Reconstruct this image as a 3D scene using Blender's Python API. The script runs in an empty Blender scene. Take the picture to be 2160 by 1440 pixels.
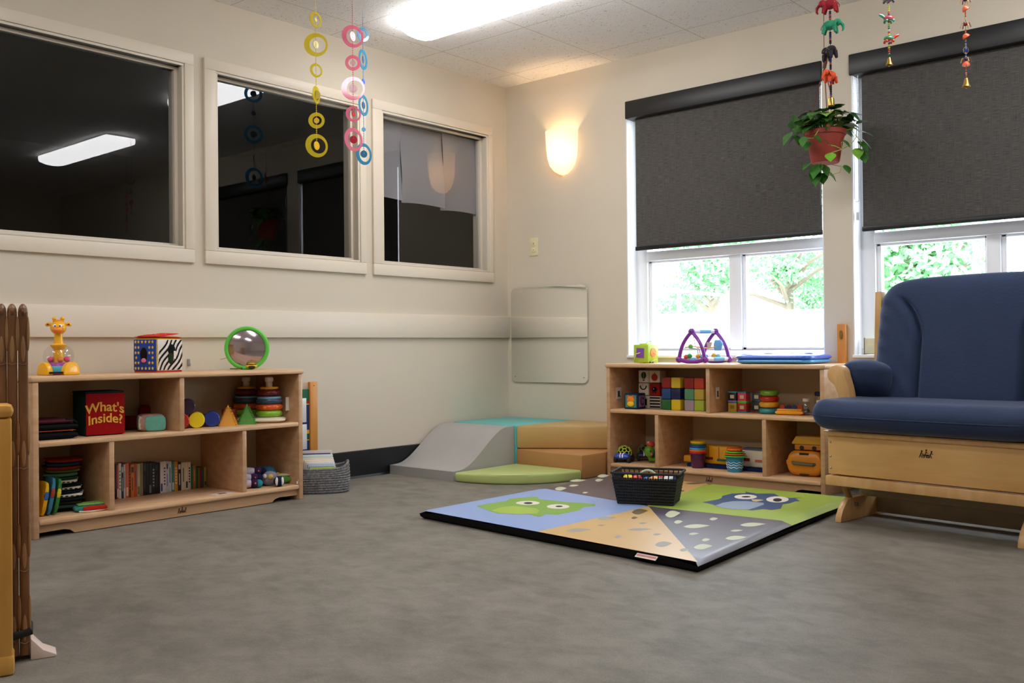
WORLD=8.0; EXPO=0.27
import bpy, bmesh, math, random
from mathutils import Matrix, Vector, Euler
PI=math.pi
S=bpy.context.scene; COL=S.collection
rnd=random.Random(7)
def lin(c):
    if isinstance(c,str): c=tuple(int(c[i:i+2],16)/255 for i in (0,2,4))
    elif max(c)>1: c=tuple(v/255 for v in c)
    return tuple(v/12.92 if v<=.04045 else ((v+.055)/1.055)**2.4 for v in c)
_m={}
def mat(name,c,r=.5,metal=0,spec=.5,noise=0,nscale=8,stretch=(1,1,1),bump=0,bscale=60,c2=None,trans=0,alpha=1,emit=0,sheen=0,coat=0,coatr=.1,ior=1.45,detail=4):
    if name in _m: return _m[name]
    m=bpy.data.materials.new(name); m.use_nodes=True; nt=m.node_tree; N=nt.nodes; L=nt.links
    b=N['Principled BSDF']; col=(*lin(c),1)
    b.inputs['Base Color'].default_value=col; b.inputs['Roughness'].default_value=r; b.inputs['Metallic'].default_value=metal
    b.inputs['Specular IOR Level'].default_value=spec; b.inputs['IOR'].default_value=ior
    b.inputs['Transmission Weight'].default_value=trans; b.inputs['Alpha'].default_value=alpha
    if sheen: b.inputs['Sheen Weight'].default_value=sheen; b.inputs['Sheen Roughness'].default_value=.4; b.inputs['Sheen Tint'].default_value=(.55,.65,.9,1)
    if coat: b.inputs['Coat Weight'].default_value=coat; b.inputs['Coat Roughness'].default_value=coatr
    if emit: b.inputs['Emission Color'].default_value=col; b.inputs['Emission Strength'].default_value=emit
    if noise or bump:
        tc=N.new('ShaderNodeTexCoord'); mp=N.new('ShaderNodeMapping'); mp.inputs['Scale'].default_value=stretch
        L.new(tc.outputs['Object'],mp.inputs['Vector'])
    if noise or c2:
        n=N.new('ShaderNodeTexNoise'); n.inputs['Scale'].default_value=nscale; n.inputs['Detail'].default_value=detail; L.new(mp.outputs[0],n.inputs['Vector'])
        rp=N.new('ShaderNodeValToRGB'); a=lin(c); d=lin(c2) if c2 else tuple(v*(1-noise) for v in a)
        rp.color_ramp.elements[0].position=.32; rp.color_ramp.elements[1].position=.68
        rp.color_ramp.elements[0].color=(*d,1); rp.color_ramp.elements[1].color=(*a,1)
        L.new(n.outputs['Fac'],rp.inputs[0]); L.new(rp.outputs[0],b.inputs['Base Color'])
    if bump:
        n2=N.new('ShaderNodeTexNoise'); n2.inputs['Scale'].default_value=bscale; n2.inputs['Detail'].default_value=3; L.new(mp.outputs[0],n2.inputs['Vector'])
        bp=N.new('ShaderNodeBump'); bp.inputs['Strength'].default_value=bump; bp.inputs['Distance'].default_value=.01
        L.new(n2.outputs['Fac'],bp.inputs['Height']); L.new(bp.outputs[0],b.inputs['Normal'])
    _m[name]=m; return m
def plastic(c,r=.3): 
    k='plastic_'+(c if isinstance(c,str) else '%02x%02x%02x'%tuple(c)); return mat(k,c,r,coat=.3)
def cloth(c): 
    k='cloth_'+(c if isinstance(c,str) else '%02x%02x%02x'%tuple(c)); return mat(k,c,.85,noise=.12,nscale=60,bump=.2,bscale=200,spec=.2)
def paper(c):
    k='paper_'+(c if isinstance(c,str) else '%02x%02x%02x'%tuple(c)); return mat(k,c,.45,noise=.05,nscale=30)
def rotm(e): return Euler(e).to_matrix().to_4x4()
class B:
    def __init__(s): s.v=[];s.f=[];s.mi=[];s.ms=[];s.T=Matrix()
    def mx(s,m):
        if m is None: return 0
        if m not in s.ms: s.ms.append(m)
        return s.ms.index(m)
    def add(s,v,f,m=None,T=None):
        i=s.mx(m); o=len(s.v); M=s.T@T if T is not None else s.T
        s.v+=[tuple(M@Vector(p)) for p in v]; s.f+=[tuple(k+o for k in q) for q in f]; s.mi+=[i]*len(f); return s
    def bm(s,bm,m=None,T=None):
        bm.verts.ensure_lookup_table()
        for i,v in enumerate(bm.verts): v.index=i
        s.add([v.co[:] for v in bm.verts],[[v.index for v in f.verts] for f in bm.faces],m,T); bm.free(); return s
    def box(s,c,d,m=None,bev=0,rot=None,seg=2,taper=None):
        b=bmesh.new(); bmesh.ops.create_cube(b,size=1)
        for v in b.verts:
            t=1
            if taper and v.co.z<0: t=taper
            v.co=Vector((v.co.x*d[0]*t,v.co.y*d[1]*t,v.co.z*d[2]))
        if bev: bmesh.ops.bevel(b,geom=b.edges[:],offset=min(bev,min(d)*.49),segments=seg,affect='EDGES',profile=.5)
        T=Matrix.Translation(c)
        if rot: T=T@rotm(rot)
        return s.bm(b,m,T)
    def bb(s,x0,x1,y0,y1,z0,z1,m=None,bev=0): return s.box(((x0+x1)/2,(y0+y1)/2,(z0+z1)/2),(x1-x0,y1-y0,z1-z0),m,bev)
    def prism(s,pts,a,b_,m=None,axis='z',bev=0,T=None,seg=2):
        b=bmesh.new(); vs=[b.verts.new((p[0],p[1],0)) for p in pts]; f=b.faces.new(vs)
        r=bmesh.ops.extrude_face_region(b,geom=[f]); top=[e for e in r['geom'] if isinstance(e,bmesh.types.BMVert)]
        for v in top: v.co.z=1
        for v in b.verts: v.co.z=a if v.co.z<.5 else b_
        bmesh.ops.recalc_face_normals(b,faces=b.faces[:])
        if bev:
            es=[e for e in b.edges if len(e.link_faces)==2 and e.calc_face_angle(0)>.5]
            bmesh.ops.bevel(b,geom=es,offset=bev,segments=seg,affect='EDGES',profile=.5)
        P={'z':Matrix(),'x':Matrix(((0,0,1,0),(1,0,0,0),(0,1,0,0),(0,0,0,1))),'y':Matrix(((1,0,0,0),(0,0,-1,0),(0,1,0,0),(0,0,0,1)))}[axis]
        return s.bm(b,m,(T@P) if T is not None else P)
    def lathe(s,pr,c=(0,0,0),m=None,seg=24,rot=None,sx=1,sy=1,a0=0,a1=2*PI,T=None):
        full=abs(a1-a0-2*PI)<1e-6; n=seg if full else seg+1
        v=[];f=[]
        for r,z in pr:
            for k in range(n):
                a=a0+(a1-a0)*k/seg; v.append((r*math.cos(a)*sx,r*math.sin(a)*sy,z))
        for j in range(len(pr)-1):
            for k in range(seg):
                k2=(k+1)%n
                f.append((j*n+k,j*n+k2,(j+1)*n+k2,(j+1)*n+k))
        if full:
            if pr[0][0]>1e-4: f.append(tuple(range(n-1,-1,-1)))
            if pr[-1][0]>1e-4: f.append(tuple((len(pr)-1)*n+k for k in range(n)))
        M=Matrix.Translation(c)
        if rot: M=M@rotm(rot)
        if T is not None: M=M@T
        return s.add(v,f,m,M)
    def cyl(s,c,r,h,m=None,seg=24,rot=None,bev=0):
        pr=[(r,-h/2),(r,h/2)] if not bev else [(r-bev,-h/2),(r,-h/2+bev),(r,h/2-bev),(r-bev,h/2)]
        return s.lathe(pr,c,m,seg,rot)
    def sph(s,c,r,m=None,seg=16,rings=10,rot=None,T=None):
        if not hasattr(r,'__len__'): r=(r,r,r)
        pr=[(math.sin(PI*i/rings),-math.cos(PI*i/rings)) for i in range(rings+1)]
        pr[0]=(0.0001,-1); pr[-1]=(.0001,1)
        M=Matrix.Diagonal((*r,1))
        if rot: M=rotm(rot)@M
        if T is not None: M=T@M
        return s.lathe(pr,c,m,seg,T=M)
    def tube(s,pts,r,m=None,seg=8,cl=False,flat=None):
        P=[Vector(p) for p in pts]; n=len(P); v=[];f=[]
        rr=r if hasattr(r,'__len__') else [r]*n
        pn=None
        for i in range(n):
            if cl: t=(P[(i+1)%n]-P[i-1]).normalized()
            else: t=(P[min(i+1,n-1)]-P[max(i-1,0)]).normalized()
            if pn is None:
                u=Vector((0,0,1)) if abs(t.z)<.9 else Vector((1,0,0))
                pn=t.cross(u).normalized()
            pn=(pn-t*pn.dot(t)).normalized(); bn=t.cross(pn)
            for k in range(seg):
                a=2*PI*k/seg; v.append(P[i]+(pn*math.cos(a)+bn*math.sin(a)*(flat or 1))*rr[i])
        for i in range(n if cl else n-1):
            j=(i+1)%n
            for k in range(seg):
                k2=(k+1)%seg; f.append((i*seg+k,i*seg+k2,j*seg+k2,j*seg+k))
        if not cl: f.append(tuple(range(seg-1,-1,-1))); f.append(tuple((n-1)*seg+k for k in range(seg)))
        return s.add([tuple(p) for p in v],f,m)
    def torus(s,c,R,r,m=None,rot=None,seg=24,sg=8,sx=1,sy=1):
        M=Matrix.Translation(c)
        if rot: M=M@rotm(rot)
        o=s.T; s.T=o@M
        s.tube([(R*sx*math.cos(2*PI*k/seg),R*sy*math.sin(2*PI*k/seg),0) for k in range(seg)],r,m,sg,cl=True); s.T=o; return s
    def surf(s,fn,nu,nv,m=None,wu=False,wv=False):
        v=[fn(i/(nu if wu else nu-1),j/(nv if wv else nv-1)) for j in range(nv) for i in range(nu)]
        f=[]
        for j in range(nv if wv else nv-1):
            for i in range(nu if wu else nu-1):
                a=i;b=(i+1)%nu;c=(j+1)%nv
                f.append((j*nu+a,j*nu+b,c*nu+b,c*nu+a))
        return s.add(v,f,m)
    def pillow(s,c,d,m=None,p=4,n=14,rot=None,q=.5,shape=None):
        T=Matrix.Translation(c)
        if rot: T=T@rotm(rot)
        def sheet(sg):
            def fn(i,j):
                a=math.sin((i-.5)*PI); b=math.sin((j-.5)*PI)
                h=max(0,(1-abs(a)**p)*(1-abs(b)**p))**q
                x,y,z=a*d[0]/2,b*d[1]/2,sg*h*d[2]/2
                if shape: x,y,z=shape(a,b,x,y,z,sg)
                return (x,y,z)
            return fn
        for sg in (1,-1):
            k=B(); k.surf(sheet(sg),n,n)
            f=k.f if sg>0 else [q_[::-1] for q_ in k.f]
            s.add(k.v,f,m,T)
        return s
def loaf(b,c,d,r,m=None,n=7,k=10,rot=None,shape=None):
    # cushion with truly round edges: flat middle, circular falloff of radius r (rx,ry)
    rx,ry=r if hasattr(r,'__len__') else (r,r)
    def axis(L,rr):
        o=[-(L/2-rr)-rr*math.sin(PI/2*(1-i/n)) for i in range(n+1)]; mid=[-(L/2-rr)+(L-2*rr)*i/k for i in range(1,k)]
        return o+mid+[-x for x in o[::-1]]
    X=axis(d[0],rx); Y=axis(d[1],ry); T=Matrix.Translation(c)
    if rot: T=T@rotm(rot)
    def pt(x,y):
        ex=max(0,(abs(x)-(d[0]/2-rx))/rx); ey=max(0,(abs(y)-(d[1]/2-ry))/ry); e=math.hypot(ex,ey)
        if ex>0 and ey>0:
            k2=max(ex,ey)/e; ex*=k2; ey*=k2; e=math.hypot(ex,ey)
            x=math.copysign(d[0]/2-rx+ex*rx,x); y=math.copysign(d[1]/2-ry+ey*ry,y)
        return x,y,math.sqrt(max(0,1-min(1,e)**2))
    for sg in (1,-1):
        v=[]
        for y in Y:
            for x in X:
                q=pt(x,y); p=(q[0],q[1],sg*q[2]*d[2]/2)
                if shape: p=shape(p[0]/(d[0]/2),p[1]/(d[1]/2),*p,sg)
                v.append(p)
        nx=len(X); f=[(j*nx+i,j*nx+i+1,(j+1)*nx+i+1,(j+1)*nx+i) for j in range(len(Y)-1) for i in range(nx-1)]
        b.add(v,f if sg>0 else [q[::-1] for q in f],m,T)
    return b
def obj(name,b,parent=None,m=None,smooth=35,loc=None,rot=None,label=None,weld=True):
    me=bpy.data.meshes.new(name); 
    if weld:
        bm=bmesh.new(); vs=[bm.verts.new(p) for p in b.v]
        for q,mi in zip(b.f,b.mi):
            try: fc=bm.faces.new([vs[k] for k in q]); fc.material_index=mi
            except ValueError: pass
        bmesh.ops.remove_doubles(bm,verts=bm.verts,dist=1e-5)
        bm.to_mesh(me); bm.free()
    else:
        me.from_pydata(b.v,[],b.f); me.polygons.foreach_set('material_index',b.mi)
    ms=b.ms or ([m] if m else [])
    if m and not b.ms: ms=[m]
    for x in ms: me.materials.append(x)
    if smooth:
        me.polygons.foreach_set('use_smooth',[True]*len(me.polygons)); me.set_sharp_from_angle(angle=math.radians(smooth))
    me.update()
    o=bpy.data.objects.new(name,me); COL.objects.link(o)
    if parent: o.parent=parent
    if loc: o.location=loc
    if rot is not None: o.rotation_euler=(0,0,rot) if not hasattr(rot,'__len__') else rot
    if label: o['label']=label
    return o
def tag(o,label,cat,group=None,kind=None):
    o['label']=label; o['category']=cat
    if group: o['group']=group
    if kind: o['kind']=kind
    return o
def thing(name,label,cat,loc=(0,0,0),rot=0,group=None,kind=None):
    o=bpy.data.objects.new(name,None); COL.objects.link(o); o.empty_display_size=.05
    o.location=loc; o.rotation_euler=(0,0,rot) if not hasattr(rot,'__len__') else rot
    return tag(o,label,cat,group,kind)
def solo(name,b,label,cat,loc=(0,0,0),rot=0,group=None,m=None,smooth=35,kind=None,weld=True):
    o=obj(name,b,None,m,smooth,loc,rot,weld=weld); return tag(o,label,cat,group,kind)
def struct(name,b,m=None,smooth=35,parent=None):
    o=obj(name,b,parent,m,smooth)
    if not parent: o['kind']='structure'
    return o
def kids(o): return [c for c in COL.objects if c.parent==o]
def dup(o,label,loc=None,rot=None,group=None,parent=None):
    c=o.copy(); COL.objects.link(c)
    if parent: c.parent=parent
    if label: c['label']=label
    if group: c['group']=group
    if loc is not None: c.location=loc
    if rot is not None: c.rotation_euler=(0,0,rot) if not hasattr(rot,'__len__') else rot
    for k in kids(o): dup(k,None,parent=c)
    return c
def setmat(o,m,i=0):
    o.data=o.data.copy(); o.data.materials[i]=m
def text(txt,size,m,parent,loc,rot,extr=.001,off=0,name='lettering',bend=0):
    cu=bpy.data.curves.new(name,'FONT'); cu.body=txt; cu.size=size; cu.extrude=extr; cu.offset=off; cu.align_x='CENTER'; cu.align_y='CENTER'; cu.space_line=.9
    t=bpy.data.objects.new(name,cu); COL.objects.link(t); bpy.context.view_layer.update()
    me=bpy.data.meshes.new_from_object(t.evaluated_get(bpy.context.evaluated_depsgraph_get()))
    bpy.data.objects.remove(t)
    if bend:
        for v in me.vertices: v.co.y-=bend*v.co.x**2
    me.materials.clear(); me.materials.append(m)
    o=bpy.data.objects.new(name,me); COL.objects.link(o); o.parent=parent; o.location=loc; o.rotation_euler=rot; return o
WALL=mat('wall_paint','d3c9b7',.75,noise=.03,nscale=3,bump=.03,bscale=250,spec=.3)
TRIM=mat('cream_trim_paint','ded3c1',.4,spec=.4)
WHITE=mat('white_vinyl','f2f4f8',.3)
BLACKR=mat('black_rubber','0c0d10',.45)
MAPLE=mat('maple_wood','c9a27c',.38,c2='b98f68',noise=.2,nscale=3,stretch=(1,6,12),coat=.25,coatr=.25)
MAPLE_E=mat('maple_edge','dcb78f',.4,c2='c79d74',noise=.2,nscale=5,stretch=(1,10,20))
BIRCH=mat('birch_ply','e6ba76',.35,c2='d0a05e',noise=.2,nscale=2.2,stretch=(1.2,6,7),coat=.3,coatr=.25)
BIRCH2=mat('birch_solid','dfb57c',.4,c2='cd9e63',noise=.2,nscale=3,stretch=(8,8,1.5),coat=.2)
PEG=mat('oiled_brown_wood','8a5f3d',.38,c2='5e3a22',noise=.3,nscale=5,stretch=(6,6,1))
PEGL=mat('light_brown_wood','a98058',.4,c2='8f6842',noise=.2,nscale=5,stretch=(6,6,1))
YWOOD=mat('yellow_varnished_wood','d9a552',.35,c2='c48c3c',noise=.2,nscale=3,stretch=(6,6,1))
OAK=mat('orange_varnished_wood','d99545',.4,c2='c58037',noise=.2,nscale=3,stretch=(6,6,1))
NAVY=mat('navy_velour','2e3b58',.8,sheen=.45,noise=.1,nscale=5,bump=.12,bscale=90,spec=.25)
DUST=mat('grey_brown_board','a3947a',.6,noise=.2,nscale=10)
BEIGE=mat('beige_backing','cbb694',.5,noise=.06,nscale=6)
STEEL=mat('steel','b8b8b8',.25,metal=1)
BRASS=mat('brass','c9a356',.3,metal=1,noise=.3,nscale=40)
IVORY=mat('ivory_plastic','e0d5ae',.4)
PVCG=mat('grey_vinyl','a8a6a4',.42,noise=.05,nscale=6,bump=.06,bscale=12)
PVCT=mat('turquoise_vinyl','62b6b3',.4,noise=.05,nscale=6,bump=.05,bscale=12)
PVCY=mat('tan_vinyl','bd9c60',.4,noise=.06,nscale=6,bump=.08,bscale=12)
PVCO=mat('caramel_vinyl','b48352',.36,noise=.06,nscale=6,bump=.08,bscale=12)
PVCL=mat('lime_vinyl','b4c278',.4,noise=.05,nscale=6,bump=.08,bscale=12)
ROPE=mat('grey_rope','8f8f90',.85,noise=.45,nscale=90,bump=.6,bscale=180,c2='5c5c60')
CLEAR=mat('clear_plastic','ffffff',.05,trans=1,ior=1.2,alpha=.45)
MIRR=mat('acrylic_mirror','f6f7f4',.02,metal=1)
def floor_mat():
    m=mat('mottled_floor','8c867a',.55,spec=.35); nt=m.node_tree; N,L=nt.nodes,nt.links; b=N['Principled BSDF']
    tc=N.new('ShaderNodeTexCoord'); 
    def noi(sc,st,det,dist=0):
        mp=N.new('ShaderNodeMapping'); mp.inputs['Scale'].default_value=st; mp.inputs['Rotation'].default_value=(0,0,.65); L.new(tc.outputs['Object'],mp.inputs[0])
        n=N.new('ShaderNodeTexNoise'); n.inputs['Scale'].default_value=sc; n.inputs['Detail'].default_value=det; n.inputs['Roughness'].default_value=.65; n.inputs['Distortion'].default_value=dist; L.new(mp.outputs[0],n.inputs[0]); return n
    a=noi(2.6,(1,1.15,1),6,.4); c=noi(9,(1,1.3,1),8,.3); d=noi(160,(1,1,1),2)
    def ramp(n,p0,c0,p1,c1):
        r=N.new('ShaderNodeValToRGB'); e=r.color_ramp.elements; e[0].position=p0; e[1].position=p1; e[0].color=(*lin(c0),1); e[1].color=(*lin(c1),1); L.new(n.outputs['Fac'],r.inputs[0]); return r
    r1=ramp(a,.35,'6c685e',.65,'857f76'); r2=ramp(c,.3,'5a574d',.62,'8e877e'); r3=ramp(d,.3,'8a8a8a',.7,'c8c8c8')
    def mix(x,y,f,t='MIX'):
        k=N.new('ShaderNodeMix'); k.data_type='RGBA'; k.blend_type=t; k.inputs[0].default_value=f; L.new(x,k.inputs[6]); L.new(y,k.inputs[7]); return k.outputs[2]
    o=mix(r1.outputs[0],r2.outputs[0],.48); o=mix(o,r3.outputs[0],.3,'OVERLAY'); L.new(o,b.inputs['Base Color'])
    bp=N.new('ShaderNodeBump'); bp.inputs['Strength'].default_value=.25; bp.inputs['Distance'].default_value=.004; L.new(d.outputs['Fac'],bp.inputs['Height']); L.new(bp.outputs[0],b.inputs['Normal'])
    return m
FLOOR=floor_mat()
def ceil_mat():
    m=mat('acoustic_tile','f2f1f0',.85,spec=.2); nt=m.node_tree; N,L=nt.nodes,nt.links; b=N['Principled BSDF']
    tc=N.new('ShaderNodeTexCoord'); 
    # fissures: stretched voronoi-like noise thresholded
    mp=N.new('ShaderNodeMapping'); mp.inputs['Scale'].default_value=(38,70,1); mp.inputs['Rotation'].default_value=(0,0,.5); L.new(tc.outputs['Object'],mp.inputs[0])
    n=N.new('ShaderNodeTexNoise'); n.inputs['Scale'].default_value=1.6; n.inputs['Detail'].default_value=2; n.inputs['Distortion'].default_value=1.2; L.new(mp.outputs[0],n.inputs[0])
    r=N.new('ShaderNodeValToRGB'); e=r.color_ramp.elements; e[0].position=.30; e[1].position=.36; e[0].color=(*lin('b4afa2'),1); e[1].color=(*lin('f5f3f2'),1); L.new(n.outputs['Fac'],r.inputs[0])
    # tile seams every 0.61 x 1.22
    sp=N.new('ShaderNodeSeparateXYZ'); L.new(tc.outputs['Object'],sp.inputs[0])
    def seam(out,per,off):
        a=N.new('ShaderNodeMath'); a.operation='ADD'; a.inputs[1].default_value=off; L.new(out,a.inputs[0])
        p=N.new('ShaderNodeMath'); p.operation='PINGPONG'; p.inputs[1].default_value=per/2; L.new(a.outputs[0],p.inputs[0])
        c=N.new('ShaderNodeMath'); c.operation='LESS_THAN'; c.inputs[1].default_value=.0025; L.new(p.outputs[0],c.inputs[0]); return c.outputs[0]
    s1=seam(sp.outputs['X'],.61,.37); s2=seam(sp.outputs['Y'],.61,.21)
    mx=N.new('ShaderNodeMath'); mx.operation='MAXIMUM'; L.new(s1,mx.inputs[0]); L.new(s2,mx.inputs[1])
    k=N.new('ShaderNodeMix'); k.data_type='RGBA'; L.new(mx.outputs[0],k.inputs[0]); L.new(r.outputs[0],k.inputs[6]); k.inputs[7].default_value=(*lin('d0cbc0'),1)
    L.new(k.outputs[2],b.inputs['Base Color'])
    bp=N.new('ShaderNodeBump'); bp.inputs['Strength'].default_value=.35; bp.inputs['Distance'].default_value=.004; L.new(n.outputs['Fac'],bp.inputs['Height']); L.new(bp.outputs[0],b.inputs['Normal'])
    return m
CEIL=ceil_mat()
def thin_glass(name,ior,tint=(1,1,1),rough=0):
    m=bpy.data.materials.new(name); m.use_nodes=True; N,L=m.node_tree.nodes,m.node_tree.links; N.clear()
    o=N.new('ShaderNodeOutputMaterial'); mx=N.new('ShaderNodeMixShader'); t=N.new('ShaderNodeBsdfTransparent'); g=N.new('ShaderNodeBsdfGlossy'); f=N.new('ShaderNodeFresnel')
    t.inputs[0].default_value=(*tint,1); g.inputs['Roughness'].default_value=rough; f.inputs['IOR'].default_value=ior
    ge=N.new('ShaderNodeNewGeometry'); mu=N.new('ShaderNodeMath'); mu.operation='SUBTRACT'; mu.use_clamp=True; L.new(f.outputs[0],mu.inputs[0]); L.new(ge.outputs['Backfacing'],mu.inputs[1]); L.new(mu.outputs[0],mx.inputs[0]); L.new(t.outputs[0],mx.inputs[1]); L.new(g.outputs[0],mx.inputs[2]); L.new(mx.outputs[0],o.inputs[0]); return m
CLEAR=thin_glass('clear_plastic',1.22,(.95,.95,.95),.05); CLEAR.node_tree.links.remove(CLEAR.node_tree.nodes['Mix Shader'].inputs[0].links[0]); CLEAR.node_tree.nodes['Mix Shader'].inputs[0].default_value=.08
GLASS=thin_glass('window_glass',1.62,(.93,.94,.94)); GLASSO=thin_glass('clear_window_glass',1.4)
def shade_mat():
    m=mat('roller_shade_fabric','4b4a48',.8,spec=.2); N,L=m.node_tree.nodes,m.node_tree.links; b=N['Principled BSDF']
    tc=N.new('ShaderNodeTexCoord')
    outs=[]
    for st in ((25,1,700),(500,1,12)):
        mp=N.new('ShaderNodeMapping'); mp.inputs['Scale'].default_value=st; L.new(tc.outputs['Object'],mp.inputs[0])
        n=N.new('ShaderNodeTexNoise'); n.inputs['Scale'].default_value=1; n.inputs['Detail'].default_value=3; L.new(mp.outputs[0],n.inputs[0]); outs.append(n.outputs['Fac'])
    a=N.new('ShaderNodeMath'); a.operation='MULTIPLY_ADD'; a.inputs[1].default_value=.7; L.new(outs[0],a.inputs[0]); 
    q=N.new('ShaderNodeMath'); q.operation='MULTIPLY'; q.inputs[1].default_value=.3; L.new(outs[1],q.inputs[0]); L.new(q.outputs[0],a.inputs[2])
    r=N.new('ShaderNodeValToRGB'); e=r.color_ramp.elements; e[0].position=.38; e[1].position=.72; e[0].color=(*lin('3d3d3e'),1); e[1].color=(*lin('6c6760'),1)
    L.new(a.outputs[0],r.inputs[0]); L.new(r.outputs[0],b.inputs['Base Color']); return m
SHADE=shade_mat(); SHBLK=mat('black_aluminium','1c1c1d',.4)
H=2.393; XR=6.4; YB=-7.2
struct('floor',B().bb(0,XR,YB,0,-.05,0),FLOOR,0)
struct('ceiling',B().bb(-.1,XR,YB,.2,H,H+.05),CEIL,0)
# left wall with three window openings (reveal openings y ranges)
OP=[(-3.42,-2.296),(-2.131,-1.240),(-1.076,-.190)]; ZB,ZT=1.183,2.052
def wall_with_holes(x0,x1,ops,lo,hi,axis):
    b=B()
    def seg(a,c,z0,z1):
        if axis=='y': b.bb(x0,x1,a,c,z0,z1)
        else: b.bb(a,c,x0,x1,z0,z1)
    cur=lo
    for a,c,z0,z1 in ops:
        seg(cur,a,0,H); seg(a,c,0,z0); seg(a,c,z1,H); cur=c
    seg(cur,hi,0,H); return b
struct('wall_left',wall_with_holes(-.12,0,[(a,c,ZB,ZT) for a,c in OP],YB,0,'y'),WALL,0)
WO=[(.930,2.122,.652,2.14),(2.268,3.46,.652,2.14)]
struct('wall_back',wall_with_holes(0,.2,WO,-.12,XR,'x'),WALL,0)
struct('wall_right',B().bb(XR,XR+.1,YB,.2,0,H),WALL,0)
struct('wall_front',B().bb(0,XR,YB-.1,YB,0,H),WALL,0)
b=B()
b.prism([(0,.02),(.012,.004),(.010,.02),(.007,.145),(.004,.149),(0,.149)],YB,0,axis='y')
# simple profile extruded along y
bb_=B(); bb_.add([(p[0],y,p[1]) for y in (YB,-.002) for p in ((0,0),(.016,0),(.010,.012),(.008,.145),(.005,.149),(0,.149))],[(0,1,7,6),(1,2,8,7),(2,3,9,8),(3,4,10,9),(4,5,11,10),(0,5,4,3,2,1),(6,7,8,9,10,11)])
struct('baseboard_left',bb_,BLACKR,0)
bc=B(); bc.bb(.01,XR,-.012,0,0,.149,None,.003); struct('baseboard_back',bc,BLACKR)
struct('trim_1',B().bb(0,.02,-6.5,0,.768,.905,None,.004),TRIM)
# interior windows: casing, stepped frame, stop, pane
for k,(a,c) in enumerate(OP):
    w=thing('window_%d'%(k+1),'x','window'); del w['label']; del w['category']; w['kind']='structure'
    o0={0:-3.46,1:-2.193,2:-1.146}[k]; o1={0:-2.249,1:-1.197,2:-.148}[k]
    b=B(); zb,zt=1.120,2.105; t=.016
    b.bb(0,t,o0,o1,zb,ZB,None,.003); b.bb(0,t,o0,o1,ZT,zt,None,.003); b.bb(0,t,o0,a,ZB,ZT,None,.003); b.bb(0,t,c,o1,ZB,ZT,None,.003)
    obj('casing',b,w,TRIM)
    b=B(); d=.014
    for (x0,x1,e) in ((-.035,.010,.012),(-.075,-.035,.026),(-.115,-.075,.012)):
        b.bb(x0,x1,a,c,ZB,ZB+e,None,.002); b.bb(x0,x1,a,c,ZT-e,ZT,None,.002); b.bb(x0,x1,a,a+e,ZB+e,ZT-e,None,.002); b.bb(x0,x1,c-e,c,ZB+e,ZT-e,None,.002)
    obj('frame',b,w,TRIM)
    obj('pane',B().bb(-.058,-.052,a+.02,c-.02,ZB+.02,ZT-.02),w,GLASS)
# room behind the interior windows; its lack of light is put into the colour
DARK=mat('unlit_room_baked_dark','45423c',.9)
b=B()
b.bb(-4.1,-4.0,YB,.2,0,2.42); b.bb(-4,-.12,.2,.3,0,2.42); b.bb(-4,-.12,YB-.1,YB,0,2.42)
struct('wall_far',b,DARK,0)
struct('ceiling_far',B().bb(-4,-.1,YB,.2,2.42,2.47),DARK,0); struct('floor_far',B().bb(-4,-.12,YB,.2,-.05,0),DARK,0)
# paper sheets hung behind the third pane
PAP=mat('grey_paper','97939a',.7,noise=.08,nscale=4)
pw=[(-1.07,-.84,.0),(-.845,-.50,.3),(-.505,-.195,.6)]
for i,(a,c,ph) in enumerate(pw):
    zl={0:1.575,1:1.565,2:1.555}[i]
    def fn(u,v,a=a,c=c,ph=ph,zl=zl):
        y=a+(c-a)*u; z=2.03-(2.03-zl)*v
        return (-.085-.025*v*v*math.sin(u*PI+ph)-.012*math.sin(v*4+ph*5),y,z+.012*math.sin(u*PI)*v)
    b=B(); b.surf(fn,10,12); k=B(); k.surf(lambda u,v:(fn(u,v)[0]-.0015,fn(u,v)[1],fn(u,v)[2]),10,12); b.add(k.v,[q[::-1] for q in k.f])
    solo('paper_sheet',b,['grey paper sheet hung behind the small interior window, at its left','grey paper sheet behind the small interior window, middle one with curled left edge','grey paper sheet behind the small interior window, nearest the room corner'][i],'paper',group='paper sheets behind the interior window',m=PAP)
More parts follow.
